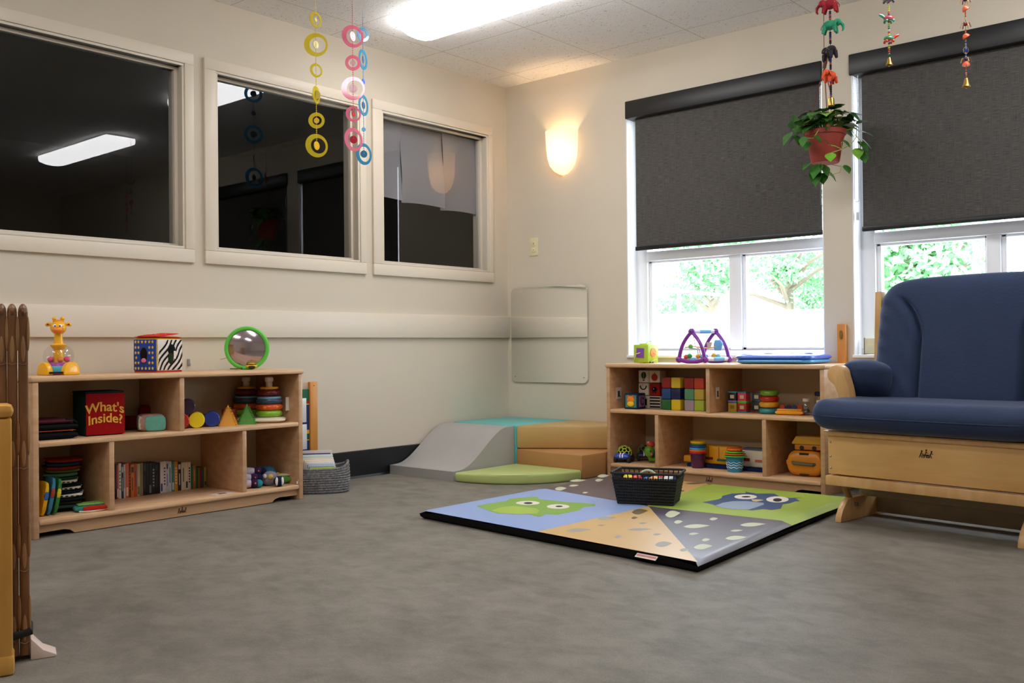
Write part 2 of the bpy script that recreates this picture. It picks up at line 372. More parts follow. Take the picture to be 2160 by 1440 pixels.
# exterior windows in the back wall
for k,(x0,x1,z0,z1) in enumerate(WO):
    w=thing('window_%d'%(k+4),'x','window'); del w['label']; del w['category']; w['kind']='structure'
    b=B(); y0,y1=.10,.17
    sx0=x0+.045; fr=.075
    zr0,zr1=1.205,1.262
    b.bb(x0,x1,y0,y1,z0+.005,z0+.03,None,.004); b.bb(x0,x0+.075,y0,y1,z0+.03,z1,None,.004); b.bb(x1-.045,x1,y0,y1,z0+.03,z1,None,.004); b.bb(x0+.07,x1-.04,y0,y1,z1-.05,z1,None,.004)
    b.bb(x0+.07,x1-.04,y0-.004,y1,zr0,zr1,None,.006)
    obj('window_frame',b,w,WHITE)
    b=B(); mx0,mx1=(1.537,1.608) if k==0 else (2.853,2.914)
    b.bb(mx0,mx1,y0+.005,y1-.01,z0+.03,zr0,None,.004)
    for s0,s1 in ((x0+.075,mx0),(mx1,x1-.045)):
        b.bb(s0,s0+.022,y0+.02,y1-.01,z0+.03,zr0,None,.003); b.bb(s1-.01,s1,y0+.02,y1-.01,z0+.03,zr0,None,.002); b.bb(s0,s1,y0+.02,y1-.01,z0+.03,z0+.045,None,.002); b.bb(s0,s1,y0+.02,y1-.01,zr0-.012,zr0,None,.002)
    obj('sash',b,w,WHITE)
    obj('pane',B().bb(x0+.08,x1-.04,.138,.142,z0+.03,z1-.05),w,GLASSO)
    obj('window_sill',B().bb(x0-.002,x1+.002,-.012,.10,z0-.012,z0+.004,None,.003),w,WHITE)
    b=B(); b.bb(x0,x0+.006,.002,.10,z0+.004,z1,None); b.bb(x1-.006,x1,.002,.10,z0+.004,z1,None); obj('jamb_liner',b,w,WHITE)
# roller shades
def shade(x0,x1,fx0,fx1,zb,label,ch):
    t=thing('roller_shade',label,'window shade',((x0+x1)/2,0,zb),group='roller shades'); c=(x0+x1)/2
    b=B(); b.bb(x0-c,x1-c,-.012,.085,2.035-zb,2.138-zb,None,.006); obj('valance',b,t,SHBLK)
    b=B(); b.bb(fx0-c,fx1-c,.028,.030,.022,2.05-zb); obj('shade_fabric',b,t,SHADE)
    b=B(); b.bb(fx0-c-.004,fx1-c+.004,.020,.036,0,.024,None,.004); obj('hem_bar',b,t,SHBLK)
    for kk,xc in enumerate(ch):
        n=100; bd=B()
        zz0,zz1=1.42-zb,2.04-zb
        for dx in (0,.022):
            if dx and not kk==0: pass
        pts=[(xc-c,.008,zz1-(zz1-zz0)*i/30) for i in range(31)]+[(xc-c+.011+.011*math.cos(PI+PI*i/8),.008,zz0-.011*math.sin(PI*i/8)) for i in range(1,8)]+[(xc-c+.022,.008,zz0+(zz1-zz0)*i/30) for i in range(31)]
        bd.tube(pts,.0011,None,5)
        for i in range(0,90):
            z=zz1-(zz1-zz0)*i/90
            for dx in (0,.022): bd.sph((xc-c+dx,.008,z),.0021,None,5,4)
        obj('bead_chain',bd,t,STEEL,weld=False)
    return t
shade(.932,2.122,.979,2.103,1.264,'dark grey roller shade with black valance over the window left of the hanging plant',[2.106-.0])
shade(2.262,3.46,2.312,3.44,1.262,'dark grey roller shade with black valance behind the blue glider',[2.279])
obj_=B(); obj_.bb(-.008,.008,-.004,.004,-.02,.02,None,.002)
solo('chain_holder',obj_,'small clear chain holder screwed beside the shade behind the glider','bracket',(2.290,.02,1.34),m=mat('clear_grey','c9ced2',.3))
# picture strip standing on the second window sill
b=B(); b.bb(0,.19,0,.006,0,.075,mat('pale_print','d9cfb4',.4,c2='b8b48a',noise=.3,nscale=14)); b.bb(-.003,0,-.001,.007,-.003,.078,SHBLK); b.bb(0,.19,-.001,.007,-.003,0,SHBLK)
solo('picture_strip',b,'pale patterned card in thin dark edging on the sill behind the glider','picture',(2.30,.06,.660))
# ---- ceiling fixtures
DIFF=mat('lit_diffuser','fff6f0',.5,emit=1)
def fix_em(m,col,st):
    b=m.node_tree.nodes['Principled BSDF']; b.inputs['Emission Color'].default_value=(*col,1); b.inputs['Emission Strength'].default_value=st
FIX_E=14.5
fix_em(DIFF,(.985,.98,.99),FIX_E)
def fixture(x,y,label):
    t=thing('ceiling_light',label,'ceiling light',(x,y,H),group='fluorescent ceiling fixtures'); L=1.22
    b=B(); b.bb(-L/2,L/2,-.115,.115,-.012,0,None,.003); obj('housing',b,t,WHITE)
    pr=[(-.118,-.012),(-.120,-.040),(-.112,-.060),(-.06,-.076),(0,-.081),(.06,-.076),(.112,-.060),(.120,-.040),(.118,-.012)]
    b=B(); b.prism(pr,-L/2,L/2,axis='x'); obj('diffuser',b,t,DIFF)
    return t
f1=fixture(1.09,-1.245,'lit fluorescent wraparound ceiling light above the play corner')
dup(f1,'lit fluorescent wraparound ceiling light seen as a reflection in the largest interior window',(3.61,-1.03,H))
for q_ in ((1.85,-2.95,'added unseen fill light above the open floor in the middle of the room'),(1.09,-4.9,'added unseen fill light farthest along the left wall, behind the viewer'),(3.67,-4.9,'added unseen fill light directly behind the viewer')): dup(f1,q_[2],(q_[0],q_[1],H))  # unseen fixtures added to brighten the room and even out its light
# ---- wall sconce
SG=mat('frosted_glass_shade','fff3e0',.35,trans=.0)
nt=SG.node_tree; bs=nt.nodes['Principled BSDF']; tl=nt.nodes.new('ShaderNodeBsdfTranslucent'); tl.inputs[0].default_value=(.97,.93,.85,1); mxs=nt.nodes.new('ShaderNodeMixShader'); mxs.inputs[0].default_value=.55
nt.links.new(bs.outputs[0],mxs.inputs[1]); nt.links.new(tl.outputs[0],mxs.inputs[2]); nt.links.new(mxs.outputs[0],nt.nodes['Material Output'].inputs[0])
t=thing('wall_sconce','lit frosted glass half-bowl wall sconce on the back wall beside the corner','wall lamp',(.470,0,1.77))
pr=[(.004,0),(.03,.004),(.06,.022),(.085,.055),(.098,.10),(.104,.16),(.110,.262),(.107,.262),(.101,.16),(.095,.10),(.082,.058),(.057,.026),(.028,.008),(.004,.004)]
b=B(); b.lathe([(r,z) for r,z in pr],(0,-.002,0),None,28,a0=PI,a1=2*PI,sy=1.05); obj('lamp_shade',b,t,SG,60)
b=B(); b.bb(-.06,.06,-.012,0,.06,.22,None,.004); obj('back_plate',b,t,WHITE)
BULB=mat('lit_bulb','ffd9a0',.4,emit=1); fix_em(BULB,(1,.70,.40),130)
b=B(); b.sph((0,-.05,.135),(.026,.026,.036)); obj('light_bulb',b,t,BULB)
b=B(); b.sph((.075,-.074,.20),.004,None,8,6); obj('screw',b,t,BRASS)
# outlet
t=thing('outlet_plate','ivory outlet plate on the back wall below the sconce','outlet',(.226,0,1.342))
b=B(); b.bb(-.035,.035,-.006,0,-.057,.057,None,.003); obj('plate',b,t,IVORY)
for z in (-.02,.02): b=B(); b.bb(-.016,.016,-.009,-.004,z-.014,z+.014,IVORY,.003); b.bb(-.0015,.0015,-.0095,-.006,z-.004,z+.005,SHBLK); obj('socket',b,t)
# wall mirror
t=thing('wall_mirror','frameless acrylic mirror with rounded corners screwed to the back wall','mirror',(.341,0,.485))
w,h,rr=.305,.600,.035; pts=[]
for cx,cz,a0 in ((w-rr,rr,-PI/2),(w-rr,h-rr,0),(-w+rr,h-rr,PI/2),(-w+rr,rr,PI)):
    for i in range(7): a=a0+PI/2*i/6; pts.append((cx+rr*math.cos(a),cz+rr*math.sin(a)))
b=B(); b.prism(pts,.001,.010,axis='y',bev=.0012)
o=obj('mirror_sheet',b,t,MIRR,20)
o.rotation_euler=(math.radians(.25),0,math.radians(.0))
b=B()
for sx in (-1,1):
    for z in (.035,.565): b=B(); b.sph((sx*.275,-.011,z),(.004,.002,.004),None,10,6); obj('screw',b,t,STEEL)
b=B(); b.bb(0,.008,-.006,.006,-.02,.012,None,.002); b.tube([(.006,0,-.015),(.016,0,-.02),(.018,0,-.008)],.002)
solo('wall_hook','' if 0 else b,'small grey hook on the left wall beside the patterned fabric cube','hook',(0,-2.28,.655),m=mat('grey_metal','8a8580',.4))
# wooden strips
t=thing('wall_toy_panel','wall toy panel with orange wooden post and coloured strip beside the left shelf','toy panel',(.02,-1.587,.14))
b=B(); b.bb(0,.022,-.024,.024,0,.398,None,.004); obj('wooden_post',b,t,OAK)
b=B(); b.sph((.023,0,.378),(.002,.003,.003),None,8,6); b.sph((.023,0,.03),(.002,.003,.003),None,8,6); obj('screw',b,t,SHBLK)
b=B(); z=.36
for zz,cc in ((.36,'11603f'),(.30,'a8202a'),(.285,'e8c23a'),(.278,'1d2f66'),(.15,'e8b832'),(.13,'0f5a45'),(.10,'e8c23a'),(.095,'16356a'),(.07,'7c1d2c')):
    pass
seq=[(.36,.30,'11603f'),(.30,.285,'a8202a'),(.285,.28,'e8c23a'),(.28,.15,'1d2f66'),(.15,.13,'e8b832'),(.13,.10,'0f5a45'),(.10,.095,'e8c23a'),(.095,.02,'16356a')]
for z1,z0,cc in seq: b.bb(.002,.012,-.12,-.024,z0,z1,plastic(cc))
obj('coloured_strip',b,t)
b=B(); b.bb(.014,.018,-.14,-.045,.19,.315,None,.002); b.bb(.014,.018,-.14,-.043,.05,.18,None,.002); obj('mirror_tile',b,t,mat('pale_panel','d5d8d8',.2))
t=thing('hanging_bar_post','narrow orange wooden post with a metal bracket on the back wall between the windows','wooden post',(2.217,-.004,.40))
b=B(); b.bb(-.022,.022,-.022,0,0,.408,None,.003); obj('wooden_post',b,t,OAK)
b=B(); b.prism([(.008*math.cos(a)*1.0,.022*math.sin(a)) for a in [2*PI*i/16 for i in range(16)]],.022,.028,axis='y',T=Matrix.Translation((0,0,.355))); obj('bracket',b,t,BRASS)
# soft foam climber in the room corner
s=.53; hh=.262
t=solo('foam_block',B().bb(.018,s,-.540,-.014,0,hh,None,.012),'turquoise vinyl foam block tucked into the room corner','foam block',m=PVCT)
# wave slide profile along y (from y=-.545 down to y=-1.045)
pr=[(-.546,0),(-.546,hh-.004)]
for i in range(1,25):
    u=i/24; y=-.60-.40*u; e=u*u*(3-2*u); pr.append((y,hh-.004-(hh-.004-.052)*e))
pr+=[(-1.045,.050),(-1.045,0)]
b=B(); b.add([(x,p[0],p[1]) for x in (.018,s-.012) for p in pr],[tuple(range(len(pr)))[::-1],tuple(range(len(pr),2*len(pr)))]+[(i,(i+1)%len(pr),(i+1)%len(pr)+len(pr),i+len(pr)) for i in range(len(pr))])
solo('foam_slide',b,'grey vinyl wave-shaped foam slide along the left wall','foam slide',m=PVCG,smooth=25)
r=.50; pts=[(s+.002,-.550)]+[(s+.002+r*math.sin(a),-.550-.040*math.sin(a)-r*math.cos(a)) for a in [PI/2*i/20 for i in range(21)]]
b=B(); b.prism(pts,0,.052,bev=.012,seg=3)
for v in range(len(b.v)):
    p=b.v[v]
    if p[2]>.04: b.v[v]=(p[0],p[1],p[2]+.004*math.sin(p[0]*9))
solo('foam_mat',b,'lime green quarter-round foam mat in front of the foam climber','foam mat',m=PVCL)
solo('foam_step',B().prism([(s+.004,-.548),(1.028,-.585),(1.028,-.014),(s+.004,-.014)],0,.130,bev=.010),'lower caramel brown vinyl foam step between turquoise block and right shelf','foam step',m=PVCO,group='brown foam steps')
solo('foam_step',B().prism([(s+.004,-.546),(1.026,-.215),(1.026,-.014),(s+.004,-.014)],.131,hh,bev=.012),'upper tan vinyl foam step stacked on the caramel step','foam step',m=PVCY,group='brown foam steps')
# printed floor mat
A_=(1.19,-1.925);B_=(2.58,-2.055);C_=(2.475,-.50);D_=(1.18,-.50);O_=(1.89,-1.27)
AB=(1.875,-1.985);BC=(2.51,-1.235);CD=(1.745,-.50);DA=(1.186,-1.135)
ZM=.036
cBLUE=mat('mat_blue','93abdd',.42,coat=.15); cTAN=mat('mat_tan','d6b070',.42,coat=.6,coatr=.33); cDK=mat('mat_charcoal','544c56',.42,coat=.6,coatr=.33); cGRN=mat('mat_green','9cb347',.5,coat=.1)
cBLK=mat('mat_black','0b0a0c',.8,spec=.2)
t=thing('floor_mat','square padded floor mat printed with two owls and leaves','play mat',(0,0,0))
def shrink(p,c=O_,k=1): return p
b=B()
Q=[A_,B_,C_,D_]
def off(p,d): 
    v=Vector((p[0]-O_[0],p[1]-O_[1])); return (p[0]-v.x/v.length*d,p[1]-v.y/v.length*d)
bot=[off(p,.02) for p in Q]; n=24
def edge(Qx,z,zf=None):
    out=[]
    for i in range(4):
        p,q=Qx[i],Qx[(i+1)%4]
        for k in range(n): u=k/n; out.append((p[0]+(q[0]-p[0])*u,p[1]+(q[1]-p[1])*u,z+(zf(i,u) if zf else 0)))
    return out
wav=lambda i,u: .0022*math.sin(u*17+i*2)*math.sin(u*PI)
r0=edge(bot,0); r1=edge([off(p,.004) for p in Q],.010); r2=edge(Q,.022,lambda i,u:wav(i,u)+(.011*min(1,u*12,(1-u)*12) if i==0 else 0)); r3=edge([off(p,.012) for p in Q],ZM-.004,wav)
N4=4*n
b.add(r0+r1+r2,[tuple(range(N4))[::-1]]+[(j*N4+i,j*N4+(i+1)%N4,(j+1)*N4+(i+1)%N4,(j+1)*N4+i) for j in range(2) for i in range(N4)],cBLK)
obj('underside',b,t)
def patch(name,poly,m,edges):
    # padded panel: outer edges roll down to the seam, inner edges meet flush
    k=B(); P=[Vector(p) for p in poly]; c=sum(P,Vector((0,0)))/len(P)
    # subdivide polygon into grid by fan rings
    rings=[];NR=14
    for rr in range(NR+1):
        f=1-rr/NR; ring=[]
        for i in range(len(P)):
            p,q=P[i],P[(i+1)%len(P)]
            for kk in range(16):
                pt=p.lerp(q,kk/16); x=c.lerp(pt,f); ring.append(x)
        rings.append(ring)
    def dist(x):
        d=9
        for i in edges:
            p,q=P[i],P[(i+1)%len(P)]; e=(q-p); u=max(0,min(1,(x-p).dot(e)/e.length_squared)); d=min(d,(x-p-e*u).length)
        return d
    def z(x):
        d=dist(x); w=.035; f=1-max(0,1-d/w)**2
        return .0215+(ZM-.0215)*(f**.6)
    M_=len(rings[0]); vs=[(x.x,x.y,z(x)) for r_ in rings for x in r_]
    k.add(vs,[(j*M_+i,j*M_+(i+1)%M_,(j+1)*M_+(i+1)%M_,(j+1)*M_+i) for j in range(NR) for i in range(M_)],m)
    return k
def flat(k,poly,m,z): k.add([(p[0],p[1],z) for p in poly],[tuple(range(len(poly)))],m)
OWL1 = [(1.313,-1.712),(1.314,-1.59),(1.324,-1.535),(1.298,-1.474),(1.338,-1.376),(1.361,-1.359),(1.406,-1.406),(1.454,-1.401),(1.543,-1.396),(1.614,-1.372),(1.684,-1.364),(1.71,-1.403),(1.684,-1.445),(1.72,-1.526),(1.718,-1.584),(1.716,-1.667),(1.668,-1.678),(1.688,-1.742),(1.657,-1.74),(1.609,-1.723),(1.565,-1.758),(1.505,-1.791),(1.445,-1.769),(1.364,-1.732)]
BEL1 = [(1.443,-1.756),(1.417,-1.676),(1.437,-1.616),(1.509,-1.604),(1.551,-1.601),(1.598,-1.636),(1.632,-1.692),(1.587,-1.754),(1.514,-1.784)]
E1= [(1.478,-1.487),(1.489,-1.508),(1.489,-1.531),(1.479,-1.551),(1.461,-1.565),(1.439,-1.57),(1.415,-1.565),(1.396,-1.551),(1.385,-1.53),(1.384,-1.506),(1.394,-1.485),(1.412,-1.471),(1.435,-1.466),(1.459,-1.472)]
P1= [(1.457,-1.509),(1.465,-1.525),(1.464,-1.539),(1.455,-1.546),(1.44,-1.544),(1.426,-1.534),(1.418,-1.518),(1.419,-1.504),(1.429,-1.496),(1.443,-1.498)]
E2= [(1.636,-1.482),(1.648,-1.505),(1.65,-1.529),(1.641,-1.549),(1.624,-1.562),(1.602,-1.565),(1.579,-1.558),(1.56,-1.541),(1.548,-1.519),(1.545,-1.494),(1.554,-1.473),(1.571,-1.46),(1.594,-1.457),(1.617,-1.465)]
P2= [(1.611,-1.496),(1.616,-1.508),(1.614,-1.518),(1.607,-1.524),(1.596,-1.523),(1.586,-1.515),(1.581,-1.504),(1.582,-1.493),(1.59,-1.487),(1.601,-1.488)]
OWL2 = [(2.014,-1.043),(2.019,-1.007),(2.029,-0.933),(2.022,-0.887),(1.996,-0.838),(1.996,-0.749),(2.04,-0.697),(2.014,-0.655),(2.034,-0.665),(2.081,-0.683),(2.146,-0.634),(2.213,-0.706),(2.258,-0.705),(2.298,-0.657),(2.28,-0.705),(2.33,-0.766),(2.314,-0.778),(2.317,-0.841),(2.305,-0.881),(2.347,-0.987),(2.332,-1.043),(2.296,-1.041),(2.276,-1.101),(2.225,-1.103),(2.119,-1.104),(2.082,-1.07),(2.044,-1.052)]
BEL2 = [(2.101,-1.087),(2.09,-1.001),(2.103,-0.941),(2.146,-0.902),(2.227,-0.901),(2.249,-0.941),(2.256,-1.028),(2.256,-1.096),(2.201,-1.124),(2.143,-1.115)]
E3= [(2.131,-0.769),(2.14,-0.799),(2.14,-0.828),(2.131,-0.852),(2.113,-0.865),(2.092,-0.866),(2.07,-0.853),(2.052,-0.83),(2.041,-0.8),(2.041,-0.77),(2.051,-0.745),(2.068,-0.731),(2.091,-0.731),(2.113,-0.745)]
P3= [(2.109,-0.786),(2.112,-0.8),(2.107,-0.813),(2.098,-0.821),(2.086,-0.82),(2.077,-0.811),(2.074,-0.797),(2.078,-0.783),(2.088,-0.775),(2.1,-0.776)]
E4= [(2.272,-0.752),(2.284,-0.788),(2.286,-0.823),(2.277,-0.849),(2.261,-0.862),(2.238,-0.86),(2.215,-0.842),(2.195,-0.811),(2.182,-0.774),(2.179,-0.738),(2.187,-0.711),(2.205,-0.697),(2.228,-0.701),(2.252,-0.72)]
P4= [(2.256,-0.784),(2.265,-0.812),(2.265,-0.833),(2.255,-0.841),(2.24,-0.831),(2.225,-0.808),(2.215,-0.78),(2.215,-0.758),(2.225,-0.75),(2.241,-0.76)]
BK2 = [(2.142,-0.845),(2.176,-0.826),(2.195,-0.831),(2.19,-0.89),(2.172,-0.889)]
LL= [(2.054,-1.404,2.078,-1.327,2.024,-1.298,2.106,-1.431),(2.241,-1.383,2.258,-1.346,2.233,-1.337,2.264,-1.392),(2.168,-1.523,2.183,-1.484,2.156,-1.472,2.195,-1.534),(2.241,-1.577,2.308,-1.495,2.255,-1.502,2.294,-1.569),(2.389,-1.419,2.454,-1.338,2.403,-1.343,2.439,-1.414),(2.416,-1.542,2.447,-1.503,2.423,-1.506,2.44,-1.539),(2.468,-1.676,2.518,-1.608,2.475,-1.608,2.511,-1.675),(2.329,-1.687,2.352,-1.653,2.33,-1.651,2.351,-1.689),(2.42,-1.753,2.435,-1.721,2.415,-1.715,2.44,-1.759),(2.459,-1.876,2.496,-1.813,2.456,-1.806,2.499,-1.883),(1.161,-0.867,1.212,-0.794,1.16,-0.795,1.213,-0.865),(1.264,-1.005,1.29,-0.959,1.256,-0.955,1.297,-1.009),(1.276,-1.13,1.3,-1.068,1.251,-1.053,1.324,-1.144),(1.449,-1.144,1.462,-1.115,1.441,-1.11,1.47,-1.149),(1.172,-0.647,1.2,-0.579,1.149,-0.562,1.222,-0.663),(1.254,-0.78,1.271,-0.729,1.232,-0.713,1.292,-0.796)]
DL= [(1.916,-1.435,1.947,-1.362,1.895,-1.344,1.966,-1.452),(1.989,-1.546,2.001,-1.517,1.98,-1.51,2.009,-1.553),(1.666,-0.601,1.735,-0.528,1.686,-0.54,1.714,-0.589),(1.766,-0.841,1.785,-0.802,1.759,-0.794,1.792,-0.848)]
GL= [(1.888,-1.635,1.934,-1.57,1.889,-1.571,1.933,-1.634),(2.075,-1.622,2.095,-1.594,2.076,-1.594,2.094,-1.621),(2.111,-1.753,2.176,-1.685,2.131,-1.7,2.156,-1.738),(2.235,-1.774,2.253,-1.746,2.234,-1.745,2.254,-1.775),(2.152,-1.894,2.165,-1.865,2.144,-1.859,2.172,-1.899),(2.336,-1.919,2.367,-1.859,2.327,-1.851,2.375,-1.927),(2.446,-1.942,2.463,-1.91,2.442,-1.905,2.467,-1.947),(1.976,-1.754,1.997,-1.727,1.979,-1.729,1.995,-1.751),(1.944,-1.906,2.007,-1.832,1.956,-1.844,1.995,-1.894)]

def leafp(l):
    a=Vector(l[0:2]); c=Vector(l[2:4]); tp=Vector(l[4:6]); bt=Vector(l[6:8]); out=[]
    w=(tp-bt)/2
    for i in range(9): u=i/8; out.append(a.lerp(c,u)+w*math.sin(PI*u**.8))
    for i in range(1,8): u=1-i/8; out.append(a.lerp(c,u)-w*math.sin(PI*u**.8))
    return [tuple(p) for p in out]
pB=patch('p',[A_,AB,O_,DA],cBLUE,[3]); z1,z2,z3=ZM+.0004,ZM+.0008,ZM+.0012
g1=mat('print_green','83ab4c',.5); g2=mat('print_lime','a0bb50',.5); pw_=mat('print_cream','e6dfd2',.5); pk=mat('print_dark','2b2430',.5); pg=mat('print_greyteal','93a09a',.5)
nb=mat('print_navy','3f5579',.5); lb=mat('print_lightblue','93a2b5',.5); bk=mat('print_beige','cdbb93',.5); lc=mat('print_pale_leaf','c9ccb0',.5); dl=mat('print_brown_leaf','6b5c3e',.5); gl_=mat('print_grey_leaf','a29f98',.5)
flat(pB,OWL1,g1,z1); flat(pB,BEL1,g2,z2)
for e,p in ((E1,P1),(E2,P2)): flat(pB,e,pw_,z2+.0002); flat(pB,p,pk,z3)
obj('blue_panel',pB,t,weld=False,label='blue panel with a green owl')
pT=patch('p',[AB,B_,O_],cTAN,[])
for l in GL: flat(pT,leafp(l),gl_,z1)
for l in DL[:2]: flat(pT,leafp(l),dl,z1)
obj('tan_panel',pT,t,weld=False)
pG=patch('p',[B_,BC,O_],cDK,[0])
for l in LL[:10]: flat(pG,leafp(l),lc,z1)
obj('charcoal_panel',pG,t,weld=False)
pV=patch('p',[BC,C_,CD,O_],cGRN,[0,1])
flat(pV,OWL2,nb,z1); flat(pV,BEL2,lb,z2); flat(pV,BK2,bk,z2)
for e,p in ((E3,P3),(E4,P4)): flat(pV,e,pw_,z2+.0002); flat(pV,p,pk,z3)
obj('green_panel',pV,t,weld=False,label='green panel with a navy owl')
pU=patch('p',[CD,D_,O_],cTAN,[0])
for l in DL[2:]: flat(pU,leafp(l),dl,z1)
obj('tan_panel',pU,t,weld=False)
pD=patch('p',[D_,DA,O_],cDK,[0])
for l in LL[10:]: flat(pD,leafp(l),lc,z1)
obj('charcoal_panel',pD,t,weld=False)
b=B(); e=Vector(B_)-Vector(AB); p0=Vector(AB).lerp(Vector(B_),.72)
for j,cc in enumerate(('f2ece4','d98a86')):
    pass
b.box((0,0,0),(.085,.02,.002),paper('f0e6dc')); b.box((0,-.001,.0012),(.08,.008,.001),paper('cf7f7c'))
obj('fabric_label',b,t,loc=(p0.x,p0.y-.006,.024),rot=(math.radians(35),0,math.atan2(e.y,e.x)))
def emblem(parent,loc,rot,s=1,m=None):
    b=B(); m=m or mat('burnt_mark','3a1c16',.8)
    def fig(x,h,lean):
        b.tube([(x,0,h*.45),(x+lean,0,h*.8)],.0016*s,m,5); b.sph((x+lean*1.1,0,h*.95),.0028*s,m,8,6)
        b.tube([(x,0,h*.45),(x-.004*s,0,0)],.0012*s,m,5); b.tube([(x,0,h*.45),(x+.005*s,0,0)],.0012*s,m,5); b.tube([(x+lean*.7,0,h*.72),(x+.009*s,0,h*.55)],.001*s,m,5)
    for x,h,l in ((-.016,.022,.004),(.016,.022,.004),(0,.026,.003)): fig(x*s,h*s,l*s)
    b.tube([(-.010*s,0,.009*s),(.012*s,0,.009*s)],.0018*s,m,5)
    for x in (-.006,.008): b.torus((x*s,0,.004*s),.003*s,.001*s,m,(PI/2,0,0),12,5)
    return obj('maker_emblem',b,parent,loc=loc,rot=rot)
def shelf(label,loc,rot,dv):
    t=thing('toy_shelf',label,'shelf',loc,rot,'low maple toy shelves'); w=.6175; D=.360; th=.022
    for s in (-1,1):
        b=B(); b.bb(min(s*w,s*(w-th)),max(s*w,s*(w-th)),-D,0,0,.592,MAPLE,.003); obj('side_panel',b,t)
    b=B(); b.bb(-w-.008,w+.008,-D-.006,0,.592,.614,MAPLE_E,.008); obj('top_board',b,t)
    for z in (.345,.050): b=B(); b.bb(-w+th,w-th,-D,-.008,z,z+.020,MAPLE_E,.005); obj('shelf_board',b,t)
    for x,z0,z1 in ((dv[0],.365,.592),(dv[1],.07,.345),(dv[2],.07,.345)):
        b=B(); b.bb(x-th/2,x+th/2,-D+.003,-.008,z0,z1,MAPLE,.003); obj('divider',b,t)
    b=B(); b.bb(-w+th,w-th,-.008,-.001,.05,.592,BEIGE); obj('back_panel',b,t)
    W=w-th; pts=[(-W,.05),(-W,.020)]
    pts+=[(-W+.10,.022),(-W+.125,.016),(-W+.14,.003),(W-.14,.003),(W-.125,.016),(W-.10,.022),(W,.020),(W,.05)]
    b=B(); b.prism(pts,D-.035,D-.018,MAPLE,axis='y'); 
    # prism along y gives -y ordering
    o=obj('toe_board',b,t)
    emblem(o,(0,-D+.0172,.016),(0,0,0),.95)
    return t
SL=shelf('low maple toy shelf along the left wall under the rail',(.018,-2.5265,0),PI/2,(-.002,-.311,.302))
SR=shelf('low maple toy shelf under the window beside the blue glider',(1.658,-.014,0),0,(.006,-.300,.311))
Z1,Z2,Z3=.070,.365,.614
def card(loc,rot,label,w=.042,h=.064,m='8a7f70'):
    b=B(); b.box((0,0,0),(w,.0012,h),paper('e9e2d6')); b.box((0,-.001,-.004),(w*.35,.0006,h*.5),mat('dark_print','33302f',.6)); b.box((w*.1,-.001,-h*.28),(w*.5,.0006,h*.06),mat('dark_print','33302f',.6))
    return solo('picture_card',b,label,'label card',loc,rot,'picture cards on the shelves')
card((.300,-1.9315,.449),PI/2*0+PI/2*0-PI/2+PI/2*0,'small picture card stuck inside the right end of the left shelf',.035)
card((1.0640,-.290,.449),PI/2,'small picture card stuck inside the left end of the right shelf',.05)
card((1.676,-.290,.464),PI/2,'small picture card with a dark figure on the middle divider of the right shelf',.036,.06)
b=B(); b.box((0,0,0),(.05,.10,.0012),paper('e4d6cc')); b.box((0,.0,.0008),(.02,.04,.0006),mat('dark_print','33302f',.6))
solo('picture_card',b,'picture card lying flat near the front edge of the lower left shelf','label card',(.335,-2.315,.0708),.05,'picture cards on the shelves')
b=B(); b.box((0,0,0),(.001,.05,.022),paper('e0d9cf'),rot=(0,0,.2)); b.tube([(0,-.03,0),(0,-.045,.006),(0,-.055,-.004)],.0015,STEEL)
solo('paper_tag',b,'small white paper tag on the front right corner of the left shelf','tag',(.355,-1.925,.083),.9)
# ---------- toys on top of left shelf
def giraffe():
    t=thing('giraffe_toy','yellow giraffe popping toy with clear dome on the left shelf','toy',(.20,-2.969,Z3),math.radians(60))
    Y=plastic('f2b51c'); O=plastic('f08a2c'); P=plastic('a13fa8'); T=plastic('54b4c4'); K=plastic('e8517f')
    b=B(); b.lathe([(.05,0),(.056,.004),(.056,.03),(.05,.05)],m=P,seg=28); obj('drum_base',b,t)
    b=B(); b.lathe([(.0565,.012),(.0575,.014),(.0575,.034),(.0565,.036)],m=T,seg=28); obj('picture_band',b,t)
    for k in range(4):
        a=PI/4+k*PI/2; b=B(); pts=[(.036*math.cos(x),.0+.052*max(0,math.sin(x))) for x in [PI*i/12 for i in range(13)]]
        b.prism(pts,.050,.076,Y,axis='y',bev=.006,T=Matrix.Rotation(a,4,'Z')); obj('foot',b,t)
    b=B(); b.box((0,-.078,.010),(.05,.004,.009),SHBLK); obj('slot',b,t)
    b=B(); b.lathe([(.052,.05),(.058,.07),(.056,.09),(.046,.108),(.030,.118)],m=CLEAR,seg=28); obj('dome',b,t)
    for k,(x,y,c) in enumerate(((.03,.01,K),(-.028,-.01,K),(.01,-.032,O),(-.02,.025,T),(.0,.035,K))): b=B(); b.sph((x,y,.062),.012,c,12,8); obj('ball',b,t)
    b=B(); b.lathe([(.020,.05),(.018,.10),(.030,.116),(.031,.121),(.018,.126),(.0155,.15),(.016,.172)],m=Y,seg=20); obj('neck',b,t)
    b=B(); b.sph((0,-.004,.190),(.031,.030,.028),Y); b.sph((0,-.024,.180),(.022,.018,.014),O); b.sph((0,-.002,.212),(.022,.018,.010),O)
    for s in (-1,1):
        b.sph((s*.037,.0,.203),(.012,.006,.008),Y,12,8,rot=(0,s*.4,0)); b.sph((s*.038,-.004,.203),(.006,.003,.004),plastic('8c2f22'),10,6)
        b.tube([(s*.012,0,.205),(s*.015,0,.222)],.006,Y); b.sph((s*.015,0,.226),.0085,Y,12,8)
        b.sph((s*.011,-.029,.196),(.007,.004,.007),plastic('ffffff'),10,8); b.sph((s*.009,-.033,.196),(.003,.002,.003),SHBLK,8,6)
    obj('head',b,t)
giraffe()
